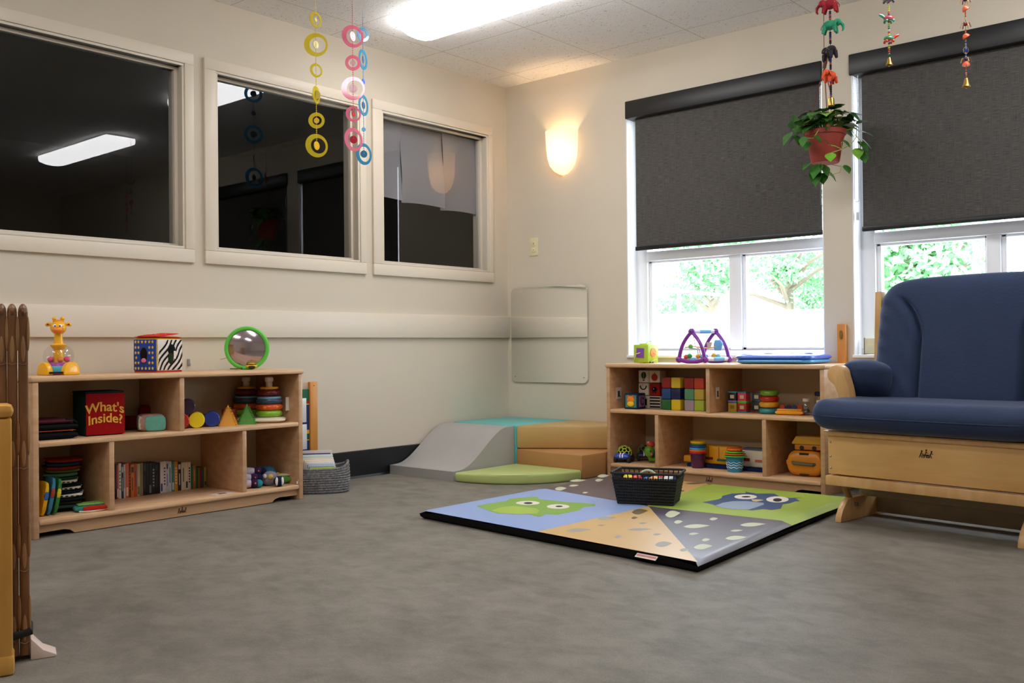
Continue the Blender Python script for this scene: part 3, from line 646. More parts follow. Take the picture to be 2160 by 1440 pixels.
def fabric_cube():
    t=thing('fabric_activity_cube','soft fabric cube with star side and zebra striped side on the left shelf','toy',(.19,-2.535,Z3),math.radians(103))
    R=cloth('d23b2a'); a=.070; Hh=.150
    b=B(); b.pillow((0,0,Hh/2),(2*a*1.02,2*a*1.02,Hh),cloth('c9a53a'),p=14,q=.16,n=18); obj('cube_body',b,t)
    # zebra front with hole
    Wt=cloth('ede4da'); Kc=cloth('14161f')
    b=B(); b.bb(-a+.003,a-.003,-a-.004,-a+.002,.008,Hh-.008,Wt,.002)
    for i in range(8):
        x0=-a-.05+i*.026
        pts=[]
        for k in range(9): u=k/8; pts.append((x0+.10*u+.006*math.sin(u*9+i),.010+(Hh-.02)*u))
        for k in range(9): u=1-k/8; pts.append((x0+.011+.10*u+.006*math.sin(u*9+i+.5),.010+(Hh-.02)*u))
        q=[(max(-a+.004,min(a-.004,x)),z) for x,z in pts]
        for k in range(8):
            A=q[k];Bq=q[k+1];Cq=q[16-k];D=q[17-k]
            if abs(A[0]-D[0])>.001 or abs(Bq[0]-Cq[0])>.001:
                b.add([(A[0],-a-.0055,A[1]),(Bq[0],-a-.0055,Bq[1]),(Cq[0],-a-.0055,Cq[1]),(D[0],-a-.0055,D[1])],[(0,3,2,1)],Kc)
    obj('zebra_side',b,t,weld=False)
    b=B(); b.sph((.006,-a-.005,.098),(.021,.003,.023),cloth('0d1712'),16,8); b.sph((.002,-a-.005,.062),(.015,.003,.028),cloth('22361f'),16,8); b.box((.021,-a-.008,.075),(.010,.002,.034),cloth('eee6dc')); obj('keyhole_opening',b,t)
    # star side at +x? (viewer sees left face)
    b=B(); b.bb(-a-.004,-a+.002,-a+.003,a-.003,.008,Hh-.008,cloth('2b4aa0'),.002)
    YS=cloth('f0cb4a')
    for i,(y,z) in enumerate([(y,z) for z in (.018,.042,.085,.108,.132) for y in (-.05,-.03,-.008,.014,.036,.054)]+[(-.05,.064),(.05,.064)]):
        if abs(y-.005)<.028 and .03<z<.12: continue
        pts=[]
        for k in range(10): r=.0085 if k%2==0 else .004; a_=PI/2+k*PI/5; pts.append((-a-.0048,y+r*math.cos(a_),z+r*math.sin(a_)))
        b.add(pts,[tuple(range(10))[::-1]],YS)
    obj('star_side',b,t,weld=False)
    b=B(); b.sph((-a-.004,.005,.075),(.003,.022,.033),cloth('15100d'),14,8); b.sph((-a-.007,.002,.052),(.003,.015,.010),cloth('e87c9c'),12,6); obj('peep_opening',b,t)
    for k,(z,tl) in enumerate(((Hh+.002,-.03),(Hh+.012,.10))):
        b=B(); b.pillow((0,0,0),(2*a,2*a if k==0 else a*1.5,.008),R,p=6,n=10,rot=(tl*.3,-tl,0)); 
        for i in range(40): b.sph((rnd.uniform(-.055,.055),rnd.uniform(-.045,.045),.0042-rnd.random()*.0005+(rnd.random()*0)),(.0018,.0018,.001),cloth('f4ece0'),6,4)
        obj('red_flap',b,t,loc=(.0,0,z),weld=False)
    b=B(); b.bb(-a,a,-a,a,.0,.008,cloth('cf4630'),.003); obj('base_trim',b,t)
fabric_cube()
def bubble_mirror():
    t=thing('round_mirror_toy','round green-rimmed mirror toy leaning upright on the left shelf','toy',(.18,-2.080,Z3),math.radians(52))
    G=plastic('5fc94a')
    o=B(); c=(0,0,.101); b=B(); b.torus(c,.094,.010,G,(PI/2,0,0),40,10); obj('rim',b,t)
    b=B(); b.lathe([(.090,0),(.07,.009),(.045,.015),(.02,.018),(.0001,.0185)],c,mat('bubble_mirror','b9adb4',.12,metal=.85),36,rot=(PI/2,0,0)); b.lathe([(.0001,-.002),(.090,0)],c,G,36,rot=(PI/2,0,0)); obj('mirror_disc',b,t)
    b=B(); b.sph((.022,-.022,.018),(.026,.016,.014),plastic('f2c62a')); b.sph((.024,-.034,.012),(.017,.008,.008),SHBLK,14,8); b.tube([(.0,-.028,.024),(.022,-.04,.026),(.044,-.028,.024)],.0025,SHBLK); obj('bee',b,t)
    b=B(); b.tube([(-.085,.01,.06),(-.11,.02,.052),(-.125,.02,.05)],.002,cloth('e2b9a4')); b.tube([(-.02,-.01,.008),(-.05,-.03,.005),(-.075,-.03,.006)],.003,cloth('6a6a3a')); obj('ribbon',b,t)
bubble_mirror()
# ---------- upper row, left shelf
b=B(); 
for i,(z,h,c,w,dx) in enumerate(((0,.030,'0c0d10',.17,0),(.032,.004,'c35a1e',.15,.002),(.036,.026,'0d0e12',.165,.004),(.062,.016,'55222c',.14,-.004))):
    b.pillow((dx,0,z+h/2),(w,.20,h),cloth(c),p=8,n=10,q=.35)
b.tube([(.04,-.09,.078),(.07,-.09,.07),(.08,-.09,.06)],.006,cloth('0c0d10'))
solo('folded_mat',b,'folded black fabric mat with dark red top on the upper left shelf','fabric mat',(.22,-3.022,Z2),math.radians(84))
t=thing('question_box','dark green box with a red front reading What\'s Inside? on the left shelf','box',(.215,-2.815,Z2),math.radians(84))
b=B(); b.box((0,.002,.086),(.155,.150,.172),cloth('1c3a33'),bev=.008); b.bb(-.079,.079,-.074,.074,.170,.180,cloth('1d2f3c'),.004); obj('box_body',b,t)
b=B(); b.bb(-.0775,.0775,-.082,-.076,.004,.172,cloth('9c0d10'),.003); obj('red_front',b,t)
YT=mat('lettering_yellow','e0a63a',.7)
text("What's",.054,YT,t,(-.003,-.0835,.116),(PI/2,0,0),.0012,.0009,bend=2.2)
text("Inside?",.052,YT,t,(-.002,-.0835,.070),(PI/2,0,0),.0012,.0009,bend=2.2)
b=B(); b.pillow((0,0,.036),(.105,.12,.072),cloth('b98e7e'),p=7,q=.3,n=14); 
for v in range(len(b.v)):pass
b.pillow((.012,-.052,.034),(.085,.022,.064),cloth('6fb8a6'),p=7,q=.3,n=10); b.pillow((-.045,-.02,.036),(.022,.08,.06),cloth('cfc6b8'),p=7,q=.3,n=10)
solo('soft_brick',b,'soft fabric block with teal end and floral sides on the left shelf','soft block',(.225,-2.590,Z2),math.radians(68))
b=B(); b.pillow((0,0,.03),(.15,.06,.06),cloth('6d1418'),p=6,q=.4); b.pillow((.045,0,.075),(.05,.04,.06),cloth('7a1a18'),p=4)
solo('red_plush',b,'dark red soft toy at the back behind the floral soft block','soft toy',(.10,-2.60,Z2),math.radians(80))
def cylt(x,y,z,c,label,R=.0345,L=.07,rx=0):
    b=B(); b.cyl((0,0,0),R,L,plastic(c,.5),28,rot=(0,PI/2,0),bev=.003)
    return solo('cylinder_block',b,label,'toy block',(x,y,z),rx,'round toy cylinders')
cylt(.25,-2.462,Z2+.0345,'b5201c','red cylinder block lying end-on against the left shelf divider',rx=-.55)
cylt(.25,-2.387,Z2+.0345,'f0dd18','yellow cylinder block lying end-on on the upper left shelf',rx=-.55)
cylt(.25,-2.312,Z2+.0345,'1c3690','blue cylinder block lying end-on beside the yellow one',rx=-.55)
cylt(.235,-2.424,Z2+.0345+.060,'33203e','dark purple cylinder block resting on the red and yellow cylinders',rx=-.55)
b=B(); b.cyl((0,0,0),.027,.085,plastic('5c1420',.5),6,bev=.002,rot=(PI/2,0,0)); solo('hexagon_block',b,'maroon six-sided block standing behind the blue cylinder','toy block',(.12,-2.30,Z2+.026),0)
b=B(); b.box((0,0,.034),(.062,.05,.068),plastic('a8201a',.5),bev=.004); solo('red_block',b,'plain red block between the two spiky pyramids','toy block',(.16,-2.165,Z2),.8)
def pyramid(x,y,c,label):
    b=B(); m=plastic(c,.5); s=.040; h=.094
    b.add([(-s,-s,0),(s,-s,0),(s,s,0),(-s,s,0),(0,0,h)],[(0,3,2,1),(0,1,4),(1,2,4),(2,3,4),(3,0,4)],m)
    for k in range(4):
        R=Matrix.Rotation(k*PI/2,4,'Z'); b.T=R
        for i in range(12):
            z=.004+i*(h-.012)/12; q=s*(1-z/h)
            b.box((q+.001,q+.001,z),(.007,.007,.0022),m,rot=(0,0,PI/4))
            nn=max(1,int((2*q)/.008))
            for j in range(nn): b.box((-q+(j+.5)*2*q/nn,-q-.002,z),(.0022,.006,.0022),m)
    b.T=Matrix()
    return solo('spiky_pyramid',b,label,'toy block',(x,y,Z2),.95,'spiky pyramid blocks',smooth=0,weld=False)
pyramid(.26,-2.235,'e8a822','yellow spiky pyramid block beside the blue cylinder'); pyramid(.26,-2.135,'4f9a2c','green spiky pyramid block left of the ring stackers')
def stacker(x,y,label,sc=1):
    t=thing('ring_stacker',label,'toy',(x,y,Z2),.9,'ring stackers'); t.scale=(.97,)*3
    C=plastic('e8dcc6',.4)
    b=B(); b.pillow((0,0,.013),(.158,.158,.030),C,p=3.2,q=.5,n=18); obj('base',b,t)
    b=B(); b.lathe([(.016,.02),(.016,.196),(.0205,.198),(.0205,.216),(.016,.221),(.0001,.222)],m=C,seg=20); obj('peg',b,t)
    for z,R,r,c in ((.043,.052,.0165,'86b82a'),(.074,.053,.0155,'d9541c'),(.104,.053,.0155,'33506a'),(.118,.053,.008,'7fa6bf'),(.143,.045,.0155,'6a1724'),(.166,.040,.007,'e0a32c')):
        b=B(); b.torus((0,0,z),R-r*.35,r,plastic(c),None,28,12); b.lathe([(.018,z-r*.6),(R-r*.3,z-r*.85),(R-r*.3,z+r*.85),(.018,z+r*.6)],m=plastic(c),seg=28)
        if c=='d9541c':
            for k in range(6): a=k*PI/3+.2; b.sph((R*math.cos(a),R*math.sin(a),z),(.014,.014,.010),plastic('f07a2a'),10,8)
        obj('ring',b,t)
    return t
st=stacker(.255,-2.010,'ring stacker with cream base nearest the right end of the left shelf'); dup(st,'ring stacker standing behind another in the shadow of the left shelf',(.095,-2.03,Z2),1.3)
# ---------- lower row, left shelf
cols=['1c2a20','2a3a30','5b5848','15161c','ece6d8','15161c','e4ddcf','17181f','d9d2bf','23402e','3f6b46','8a8a40','7a1e18','1c2c3a','a02c22']
cat_=['at the bottom of the cloth book pile','second from the bottom of the cloth book pile','third from the bottom of the cloth book pile','fourth in the cloth book pile, just under a cream one','fifth in the cloth book pile, lowest pale one','sixth in the cloth book pile, between two pale ones','seventh in the cloth book pile, middle pale one','eighth in the cloth book pile, above the middle pale one','ninth in the cloth book pile, topmost pale one','tenth in the cloth book pile, dark green','eleventh in the cloth book pile, mid green','twelfth in the cloth book pile, olive edge','fourth from the top of the pile','second from the top of the pile','red one topmost on the cloth book pile']
z=Z1
for i,c in enumerate(cols):
    h=.0135 if i<12 else .013; b=B()
    tl=rnd.uniform(-.03,.03); ww=.15-.002*i+rnd.uniform(-.008,.008)
    b.pillow((0,0,h*.48),(ww,.14,h),cloth(c),p=8,q=.35,n=12,shape=lambda a,bb,x,y,zz,s,tl=tl:(x,y,zz+.004*a*a*(i>2)))
    for k in range(7 if i in (4,6,8) else 0): b.box((-ww*.4+k*ww*.13,-.071,h*.5),(ww*.07,.003,h*.35),cloth('f0ece0' if i%2 else '20242c'))
    nm=['black','dark green','olive grey','black','cream','black','cream','black','pale grey','dark green','green','olive','dark red','navy','red'][i]
    solo('cloth_book',b,'%s cloth book, %s'%(nm,cat_[i].replace(', dark green','').replace(', mid green','').replace(', olive edge','').replace('red one topmost on','at the top of')),'cloth book',(.19+rnd.uniform(-.012,.012),-2.955+rnd.uniform(-.01,.01),z),math.radians(70+rnd.uniform(-9,9)),'cloth books piled on the lower left shelf'); z+=h+.0004
for i,(y,c,hh_,n_) in enumerate(((-3.075,'e8b422',.13,'yellow'),(-3.052,'3f7e9c',.145,'blue'),(-3.028,'3a7a3c',.14,'green'))):
    b=B(); b.pillow((0,0,hh_/2),(.014,.12,hh_),cloth(c),p=8,q=.3,n=10); b.pillow((0,-.058,hh_*.6),(.0145,.01,hh_*.25),cloth(['3a6fae','a2473a','d8c63a'][i]),p=6,n=8)
    solo('leaning_cloth_book',b,n_+' cloth book leaning upright at the left end of the lower left shelf','cloth book',(.255,y,Z1+.003),(math.radians(0),math.radians(9),math.radians(84)),'leaning cloth books')
b=B(); b.pillow((0,0,.012),(.13,.10,.022),cloth('3d8c7e'),p=7,q=.35,n=14); b.pillow((.01,-.035,.014),(.09,.05,.016),cloth('c22a1e'),p=7,q=.35); b.pillow((0,0,.026),(.10,.07,.010),cloth('7fb05a'),p=6); b.tube([(-.05,-.052,.004),(.0,-.058,.003),(.06,-.05,.006)],.003,cloth('e6e2d4'))
solo('puffy_cloth_book',b,'teal and red puffy cloth book lying at the shelf front beside the pile','cloth book',(.285,-2.885,Z1),math.radians(75))
# paperbacks / board books row
BK=[(11.5,.150,'c4b08c','cream and black','17140f'),(7,.158,'ece4d8','white with red lettering','b23a44'),(6,.150,'1d3038','dark teal','8aa0a0'),(5,.148,'241820','dark maroon','5a2a3a'),(5,.145,'c2504a','coral red','e8d2c8'),(7,.152,'e0dccb','cream with green lettering','4a8a6a'),(6,.148,'203a55','navy','c8c8c8'),(5,.146,'d9d5cf','thin white','777777'),(9,.150,'d86a4a','coral orange','f0c8a8'),(5,.138,'6a2a20','brown-red','a0604a'),(9,.142,'d9772c','bright orange','3c4a28'),(8,.142,'c8542a','orange with blue top','3a5a7a'),(8,.142,'b9b38c','pale olive','6a6a50'),(8,.145,'85784a','olive brown','85784a'),(8,.142,'1c1620','black','403a44'),(7,.140,'15171b','plain black','2a2c30'),(9,.141,'181c20','black with grey edge','6a6a6a'),(9,.140,'222428','charcoal with lettering','a0a0a0'),(8,.139,'16181a','glossy black','3a3a3a'),(6,.137,'241414','black and dark red','4a1a1a'),(8,.140,'dcdce2','white and blue','38509a'),(9,.141,'e6e0e2','white with purple lettering','5a3a80'),(6,.140,'c8d0e6','pale blue','4a64a8'),(9,.138,'cdd3dc','light grey-blue','5a6a90'),(8,.136,'3e9490','teal','cfe0dc'),(10,.134,'d9981c','golden yellow with white top','e8d8c0'),(10,.130,'2c2c44','navy with white lettering','d0d0d8'),(12,.126,'ddd3b6','wide cream','8a7a5a'),(8,.126,'e3dac4','white with black blocks','2c2a28'),(8,.125,'dfd8c6','ivory with black blocks','2c2a28'),(6,.108,'1f7a5c','sea green','1f7a5c'),(9,.110,'b9763a','orange-brown','d8a070'),(7,.098,'2f6a3c','green','2f6a3c'),(5,.094,'7a7a34','olive','7a7a34'),(6,.094,'8f2a26','red','8f2a26'),(6,.093,'2a5a72','blue','2a5a72'),(8,.094,'a89434','mustard','4a4a3a')]
p0=Vector((.105,-2.735)); p1=Vector((.088,-2.243)); tot=sum(x[0] for x in BK); L_=(p1-p0).length; dr=(p1-p0).normalized()
ords=['first','second','third','fourth','fifth','sixth','seventh','eighth','ninth','tenth','eleventh','twelfth','thirteenth','fourteenth','fifteenth','sixteenth','seventeenth','eighteenth','nineteenth','twentieth']
ords+=['twenty-'+x for x in ords[:9]]+['thirtieth']+['thirty-'+x for x in ords[:7]]
ac=0
for i,(w_,h,c,nm,c2) in enumerate(BK):
    w=w_/tot*L_; ctr=p0+dr*(ac+w/2); ac+=w; w-=.0006
    t=thing('small_book','book with %s spine, %s from the left in the row'%(nm,ords[i]),'book',(ctr.x,ctr.y,Z1+.0002),math.atan2(dr.y,dr.x),'small books in the row on the lower left shelf')
    dpt=.085
    cm=paper(c); b=B(); b.bb(-w/2,w/2,-.0015,.0,0,h,cm,.0004); b.bb(-w/2,-w/2+.0012,-.0,dpt,0,h,cm); b.bb(w/2-.0012,w/2,0,dpt,0,h,cm); obj('cover',b,t)
    b=B(); b.bb(-w/2+.0014,w/2-.0014,.0005,dpt-.002,.002,h-.002,paper('e8e2d2')); obj('pages',b,t)
    m2=paper(c2); b=B(); k=i%4
    if k==0: b.bb(-w*.3,w*.3,-.0022,-.0014,.008,h*.30,m2)
    elif k==1:
        for j in range(6): b.bb(-w*.22,w*.22,-.0022,-.0014,h*(.25+.1*j),h*(.25+.1*j)+.007,m2)
    elif k==2: b.bb(-w*.35,w*.35,-.0022,-.0014,h*.75,h*.92,m2); b.bb(-w*.12,w*.12,-.0022,-.0014,h*.2,h*.6,m2)
    else: b.bb(-w*.15,w*.15,-.0022,-.0014,h*.3,h*.8,m2)
    obj('spine_print',b,t)
def caterpillar():
    t=thing('plush_octopus','blue and purple plush toy with white striped legs on the lower left shelf','plush toy',(.27,-2.075,Z1),math.radians(62))
    Wh=cloth('cdc2cf'); Pu=cloth('3c2250'); Te=cloth('1f8a96'); Nv=cloth('17223c'); Bl=cloth('2a5a72')
    for i,(x,y,z,l) in enumerate(((-.055,-.050,.022,.09),(-.052,-.02,.044,.09),(-.040,.01,.070,.11))):
        b=B(); b.sph((x-.02,y,z),(l*.5,.022,.020),Wh,16,10); b.sph((x+l*.28,y,z-.001),(.024,.0225,.021),Pu,14,10); b.sph((x+l*.5,y,z-.002),(.018,.02,.019),[Te,Nv,Nv][i],14,10); b.sph((x+l*.3,y-.022,z+.003),.004,cloth('d8963c'),8,6); obj('leg',b,t)
    b=B(); b.sph((.035,.045,.045),(.05,.045,.044),Bl); b.sph((.045,.0,.035),(.042,.030,.034),cloth('8b8494')); obj('body',b,t)
    b=B(); b.sph((.045,-.030,.046),(.013,.008,.012),cloth('d8b45a'),10,8); b.sph((.02,-.03,.05),(.008,.006,.010),cloth('e4e0d0'),10,8); obj('face',b,t)
    b=B(); b.sph((.082,-.045,.024),(.026,.026,.024),Nv); 
    for s in (-1,1): b.sph((.082+s*.013,-.062,.026),(.007,.011,.020),cloth('efe9e6'),10,8)
    obj('striped_ball',b,t)
caterpillar()
b=B(); b.pillow((0,0,.020),(.115,.075,.040),cloth('5f9440'),p=4,n=16); b.pillow((0,0,.040),(.105,.062,.010),cloth('cfc9a8'),p=5); b.sph((-.01,0,.047),(.018,.012,.006),cloth('d8c02a')); b.sph((.02,-.03,.018),.004,cloth('d8c84a'),8,6)
solo('green_soft_book',b,'green soft toy boat at the right end of the lower left shelf','soft toy',(.255,-1.962,Z1),math.radians(60))
b=B(); b.pillow((0,0,.022),(.13,.07,.044),cloth('7c2622'),p=5); b.sph((-.03,0,.047),(.03,.025,.015),cloth('3f5a2c'))
solo('red_soft_toy',b,'dark red soft toy behind the green boat on the lower left shelf','soft toy',(.15,-2.01,Z1),math.radians(75))
# rope basket with picture books beside the left shelf
t=thing('rope_basket','grey coiled rope basket of children\'s books beside the left shelf','basket',(.235,-1.700,0),math.radians(52))
b=B(); n=11
for i in range(n):
    z=.008+i*.0118; a=.136+.006*math.sin(i/n*PI); c=.098+.006*math.sin(i/n*PI)
    pts=[]
    for k in range(48):
        an=2*PI*k/48; dip=.0
        if i>6:
            dip=-.010*(i-6)/4*(math.sin(an)**4)+(.020*(i-6)/4)*(abs(math.cos(an))**8)
        q=3.2; cx=abs(math.cos(an))**(2/q)*(1 if math.cos(an)>0 else -1); sy=abs(math.sin(an))**(2/q)*(1 if math.sin(an)>0 else -1)
        pts.append((a*cx,c*sy,z+dip))
    b.tube(pts,.0068,ROPE,7,cl=True)
obj('basket_wall',b,t)
b=B(); b.bb(-.11,.11,-.09,.09,.002,.010,ROPE,.003); obj('basket_floor',b,t)
for i,(y,h,c1,c2,nm) in enumerate(((.062,.185,'c9c4c0','5a4a80','tallest pale purple-topped'),(.044,.165,'cfe0dc','3fa0a0','pale teal-striped'),(.024,.152,'e8e0d6','c8283a','white red-topped'),(.006,.142,'f0ead0','d8a83a','cream and yellow'),(-.014,.134,'dfe2ea','1a1c3c','white and navy'),(-.034,.124,'b8c8e8','3c5a9a','pale blue'),(-.054,.114,'a8c858','d8502a','lime green and red'))):
    t=thing('picture_book',nm+' picture book standing in the grey rope basket','book',(.235,-1.700,.012),math.radians(52),'picture books in the rope basket')
    w=.165-.006*i; b=B(); b.box((-.012+.012*i*.5-.01,y,h/2),(w,.010,h),paper(c1),bev=.003,rot=(math.radians(-7),0,0)); obj('cover',b,t)
    b=B(); b.box((-.012+.012*i*.5-.01,y-.0062+(h*.85-h/2)*math.sin(math.radians(7)),h*.85),(w*.9,.001,h*.14),paper(c2),rot=(math.radians(-7),0,0)); obj('cover_print',b,t)
# ---------- right shelf top
t=thing('lacing_cube','lime green cube with purple square and orange circle holes on the right shelf','toy',(1.175,-.185,Z3),math.radians(-2))
LG=mat('lime_plastic','a8c83c',.4); 
b=B(); b.box((0,0,.052),(.098,.098,.100),LG,bev=.005); b.box((0,0,.104),(.05,.05,.008),LG,bev=.003); obj('cube_body',b,t)
b=B(); b.box((-.002,-.0505,.056),(.050,.004,.054),plastic('7a4aa8'),bev=.001,rot=(0,.05,0)); obj('square_piece',b,t)
b=B(); b.lathe([(.0001,-.002),(.026,-.002),(.026,.002),(.0001,.002)],(.0505,.0,.058),plastic('f08a34'),20,rot=(0,PI/2,0)); obj('round_piece',b,t)
b=B(); CO=plastic('d8dc8a'); b.tube([(0,-.052,.058),(-.02,-.066,.05),(-.035,-.060,.025),(-.045,-.052,.006)],.0022,CO); b.tube([(.052,0,.058),(.068,.005,.048),(.066,.0,.02),(.054,-.03,.006)],.0022,CO); b.tube([(0,0,.106),(.01,.01,.122),(.03,.01,.120),(.034,.01,.106)],.0018,CO); b.tube([(-.049,.02,.09),(-.075,.02,.075),(-.08,.0,.035),(-.05,-.01,.03)],.0018,CO); obj('lace',b,t)
b=B(); b.box((.03,-.02,.004),(.05,.03,.008),SHBLK); obj('foot',b,t)
def triangle():
    t=thing('activity_triangle','purple triangular activity frame with beads on the right shelf under the window','toy',(1.555,-.210,Z3+.0045),math.radians(0))
    P=plastic('7a2f9c'); Wt=plastic('dfe6f2'); Bl=plastic('6fb4e8'); S_=.178
    for k,(yo,xo) in enumerate(((-.055,-.042),(.075,.026))):
        b=B()
        def side(p,q,bow):
            p=Vector(p);q=Vector(q);n=Vector((-(q-p).y,(q-p).x)).normalized(); return [(xo+(p.lerp(q,i/10)+n*bow*math.sin(PI*i/10)).x,yo,(p.lerp(q,i/10)+n*bow*math.sin(PI*i/10)).y) for i in range(11)]
        A=(-.078,.016);C=(.078,.016);T_=(0,.163)
        b.tube(side(A,C,-.012),.0110,P,10); b.tube(side(T_,A,-.016),.0100,P,10); b.tube(side(C,T_,-.016),.0100,P,10)
        obj('triangle_frame',b,t)
        for q in (A,C,T_): b=B(); b.sph((xo+q[0],yo,q[1]+(0 if q!=T_ else 0)),(.0190,.015,.018),P); b.sph((xo+q[0],yo-.013,q[1]),.005,plastic('4a1a66'),10,6); obj('corner_knob',b,t)
    def bar(a,z): 
        b=B(); b.tube([(-.042+a,-.055,z),(.026+a,.075,z)],.0105,Wt,12); b.tube([(-.020+a,-.013,z),(.010+a,.045,z)],.0112,Bl,12); obj('cross_bar',b,t)
    bar(-.078,.018); bar(.078,.018); bar(0,.163)
    b=B(); R=plastic('e0403c'); b.tube([(-.042,-.04,.158),(-.042,-.02,.085),(-.03,0,.07),(-.02,0,.03)],.002,R); b.tube([(-.10,-.03,.08),(-.06,0,.085),(.0,.02,.075),(.05,.04,.082)],.003,plastic('e8a03c')); b.tube([(-.07,-.02,.075),(-.04,0,.07),(-.035,0,.03)],.003,plastic('7cc8b0')); obj('bead_wire',b,t)
    for i,(x,y,z,c) in enumerate(((-.07,-.03,.035,'2fa04c'),(-.09,-.03,.030,'e85a28'),(-.025,-.02,.033,'f0a030'),(-.005,-.01,.031,'58a8e0'),(.012,-.005,.030,'2aa6a0'),(.04,.03,.036,'f0b83c'),(-.075,-.01,.085,'7cc83c'),(.06,.04,.032,'7cc8c0'))):
        b=B(); b.sph((x,y,z),.0135,plastic(c),12,8); obj('bead',b,t)
    b=B(); b.prism([(.008,.062),(.046,.062),(.058,.098),(.046,.118),(.010,.118),(.002,.09)],-.046,-.038,Bl,axis='y',bev=.003); b.prism([(.016,.078),(.040,.090),(.044,.106),(.014,.106)],-.0365,-.0362,Bl,axis='y') ; obj('picture_panel',b,t,loc=(.030,0,0))
    b=B(); b.prism([(.016,.076),(.036,.080),(.046,.106),(.012,.106)],.0465,.048,MIRR,axis='y'); obj('panel_mirror',b,t,loc=(.030,0,0))
triangle()
t=thing('water_mat','round blue inflatable water mat lying on the right shelf top','inflatable',(1.985,-.185,Z3))
b=B(); b.T=Matrix.Rotation(0,4,'Z')
loaf(b,(0,0,.014),(.40,.29,.029),(.05,.05),mat('sky_blue_pvc','4aa0d8',.25,coat=.4)); obj('lower_tube',b,t)
b=B(); loaf(b,(0,0,.033),(.41,.295,.030),(.05,.05),mat('blue_pvc','2f62d8',.2,coat=.5)); obj('upper_tube',b,t)
b=B(); b.pillow((0,0,.045),(.34,.25,.012),mat('pale_pvc','9fc4ea',.2,coat=.5),p=3.0,q=.42,n=16)
obj('top_film',b,t)
for x,y,c in ((-.07,-.02,'b78ac8'),(-.01,-.05,'e8862c'),(.0,-.03,'c83c3c'),(-.04,-.07,'2a2a70'),(.06,.0,'8a86c8'),(.10,-.03,'c4a8d8'),(.14,-.01,'1f4a9c')):
    b=B(); b.pillow((x,y,.0515),(.045,.03,.006),plastic(c),p=3,n=8); obj('floating_shape',b,t)
b=B(); b.tube([(-.20,-.02,.018),(-.225,-.05,.006),(-.27,-.08,.002),(-.31,-.10,.0018)],.0016,plastic('f4f4f4')); obj('cord',b,t)
# ---------- upper left bay
def softcube(x,y,z,s,rot,faces,label,grp=None,extra=None,nm='picture_cube'):
    t=thing(nm,label,'toy block',(x,y,z),math.radians(rot),grp)
    b=B(); b.box((0,0,s/2),(s,s,s),faces[0],bev=s*.07); obj('cube_body',b,t)
    if extra: extra(t,s)
    return t
WC=cloth('d4c8b8'); KC=cloth('17151a'); RC=cloth('9a1f1c')
def balloon(t,s):
    b=B(); b.sph((0,-s/2,s*.60),(s*.24,.002,s*.28),cloth('2a3a34'),14,8); b.sph((0,-s/2-.001,s*.60),(s*.08,.0022,s*.27),cloth('5a6a5c'),10,8); b.box((0,-s/2,s*.2),(s*.14,.003,s*.10),KC); b.tube([(-s*.12,-s/2-.001,s*.36),(-s*.06,-s/2-.001,s*.22)],.001,KC); b.tube([(s*.12,-s/2-.001,s*.36),(s*.06,-s/2-.001,s*.22)],.001,KC); obj('balloon_picture',b,t)
def apple(t,s): b=B(); b.sph((0,-s/2,s*.44),(s*.30,.002,s*.30),cloth('a8322c'),16,8); b.box((s*.02,-s/2-.0005,s*.78),(s*.05,.002,s*.12),KC); obj('apple_picture',b,t)
def smile(t,s): b=B(); b.tube([(s*.30*math.cos(a),-s/2-.001,s*.78+s*.30*math.sin(a)) for a in [PI+PI*i/10 for i in range(11)]],.003,KC,6); obj('arc_picture',b,t)
def cow(t,s): b=B(); b.sph((0,-s/2,s*.5),(s*.28,.0025,s*.2),KC,12,8); b.box((s*.1,-s/2-.001,s*.30),(s*.08,.002,s*.2),KC); b.box((-s*.12,-s/2-.001,s*.30),(s*.06,.002,s*.2),KC); b.sph((-s*.05,-s/2-.002,s*.55),(.004,.001,.003),WC,8,6); obj('animal_picture',b,t)
def zebra(t,s):
    b=B()
    for i in range(4): b.box((0,-s/2-.0008,s*(.14+.24*i)),(s*.92,.0016,s*.12),KC)
    b.box((s/2+.0008,0,s*.5),(.0016,s*.7,s*.1),KC); obj('stripes',b,t)
G1='picture cubes stacked in the right shelf'; s=.068
def plainx(t,s): b=B(); b.box((0,-s/2,s*.5),(s*.5,.002,s*.5),KC); obj('picture',b,t)
softcube(1.171,-.17,Z2,s,4,[WC],'white picture cube hidden in shadow at the bottom behind the cat cube',G1,plainx)
softcube(1.171,-.17,Z2+.0705,s,-3,[WC],'white picture cube with black arc under the balloon cube',G1,smile)
softcube(1.171,-.17,Z2+.141,s,2,[WC],'white picture cube with dark balloon, top left of the stack',G1,balloon)
softcube(1.242,-.17,Z2,s,3,[WC],'black and white striped cube at the bottom of the picture stack',G1,zebra)
softcube(1.242,-.17,Z2+.0705,s,-2,[RC],'red picture cube with black animal, middle of the stack',G1,cow)
softcube(1.242,-.17,Z2+.141,s,1,[WC],'white picture cube with red apple, top right of the stack',G1,apple)
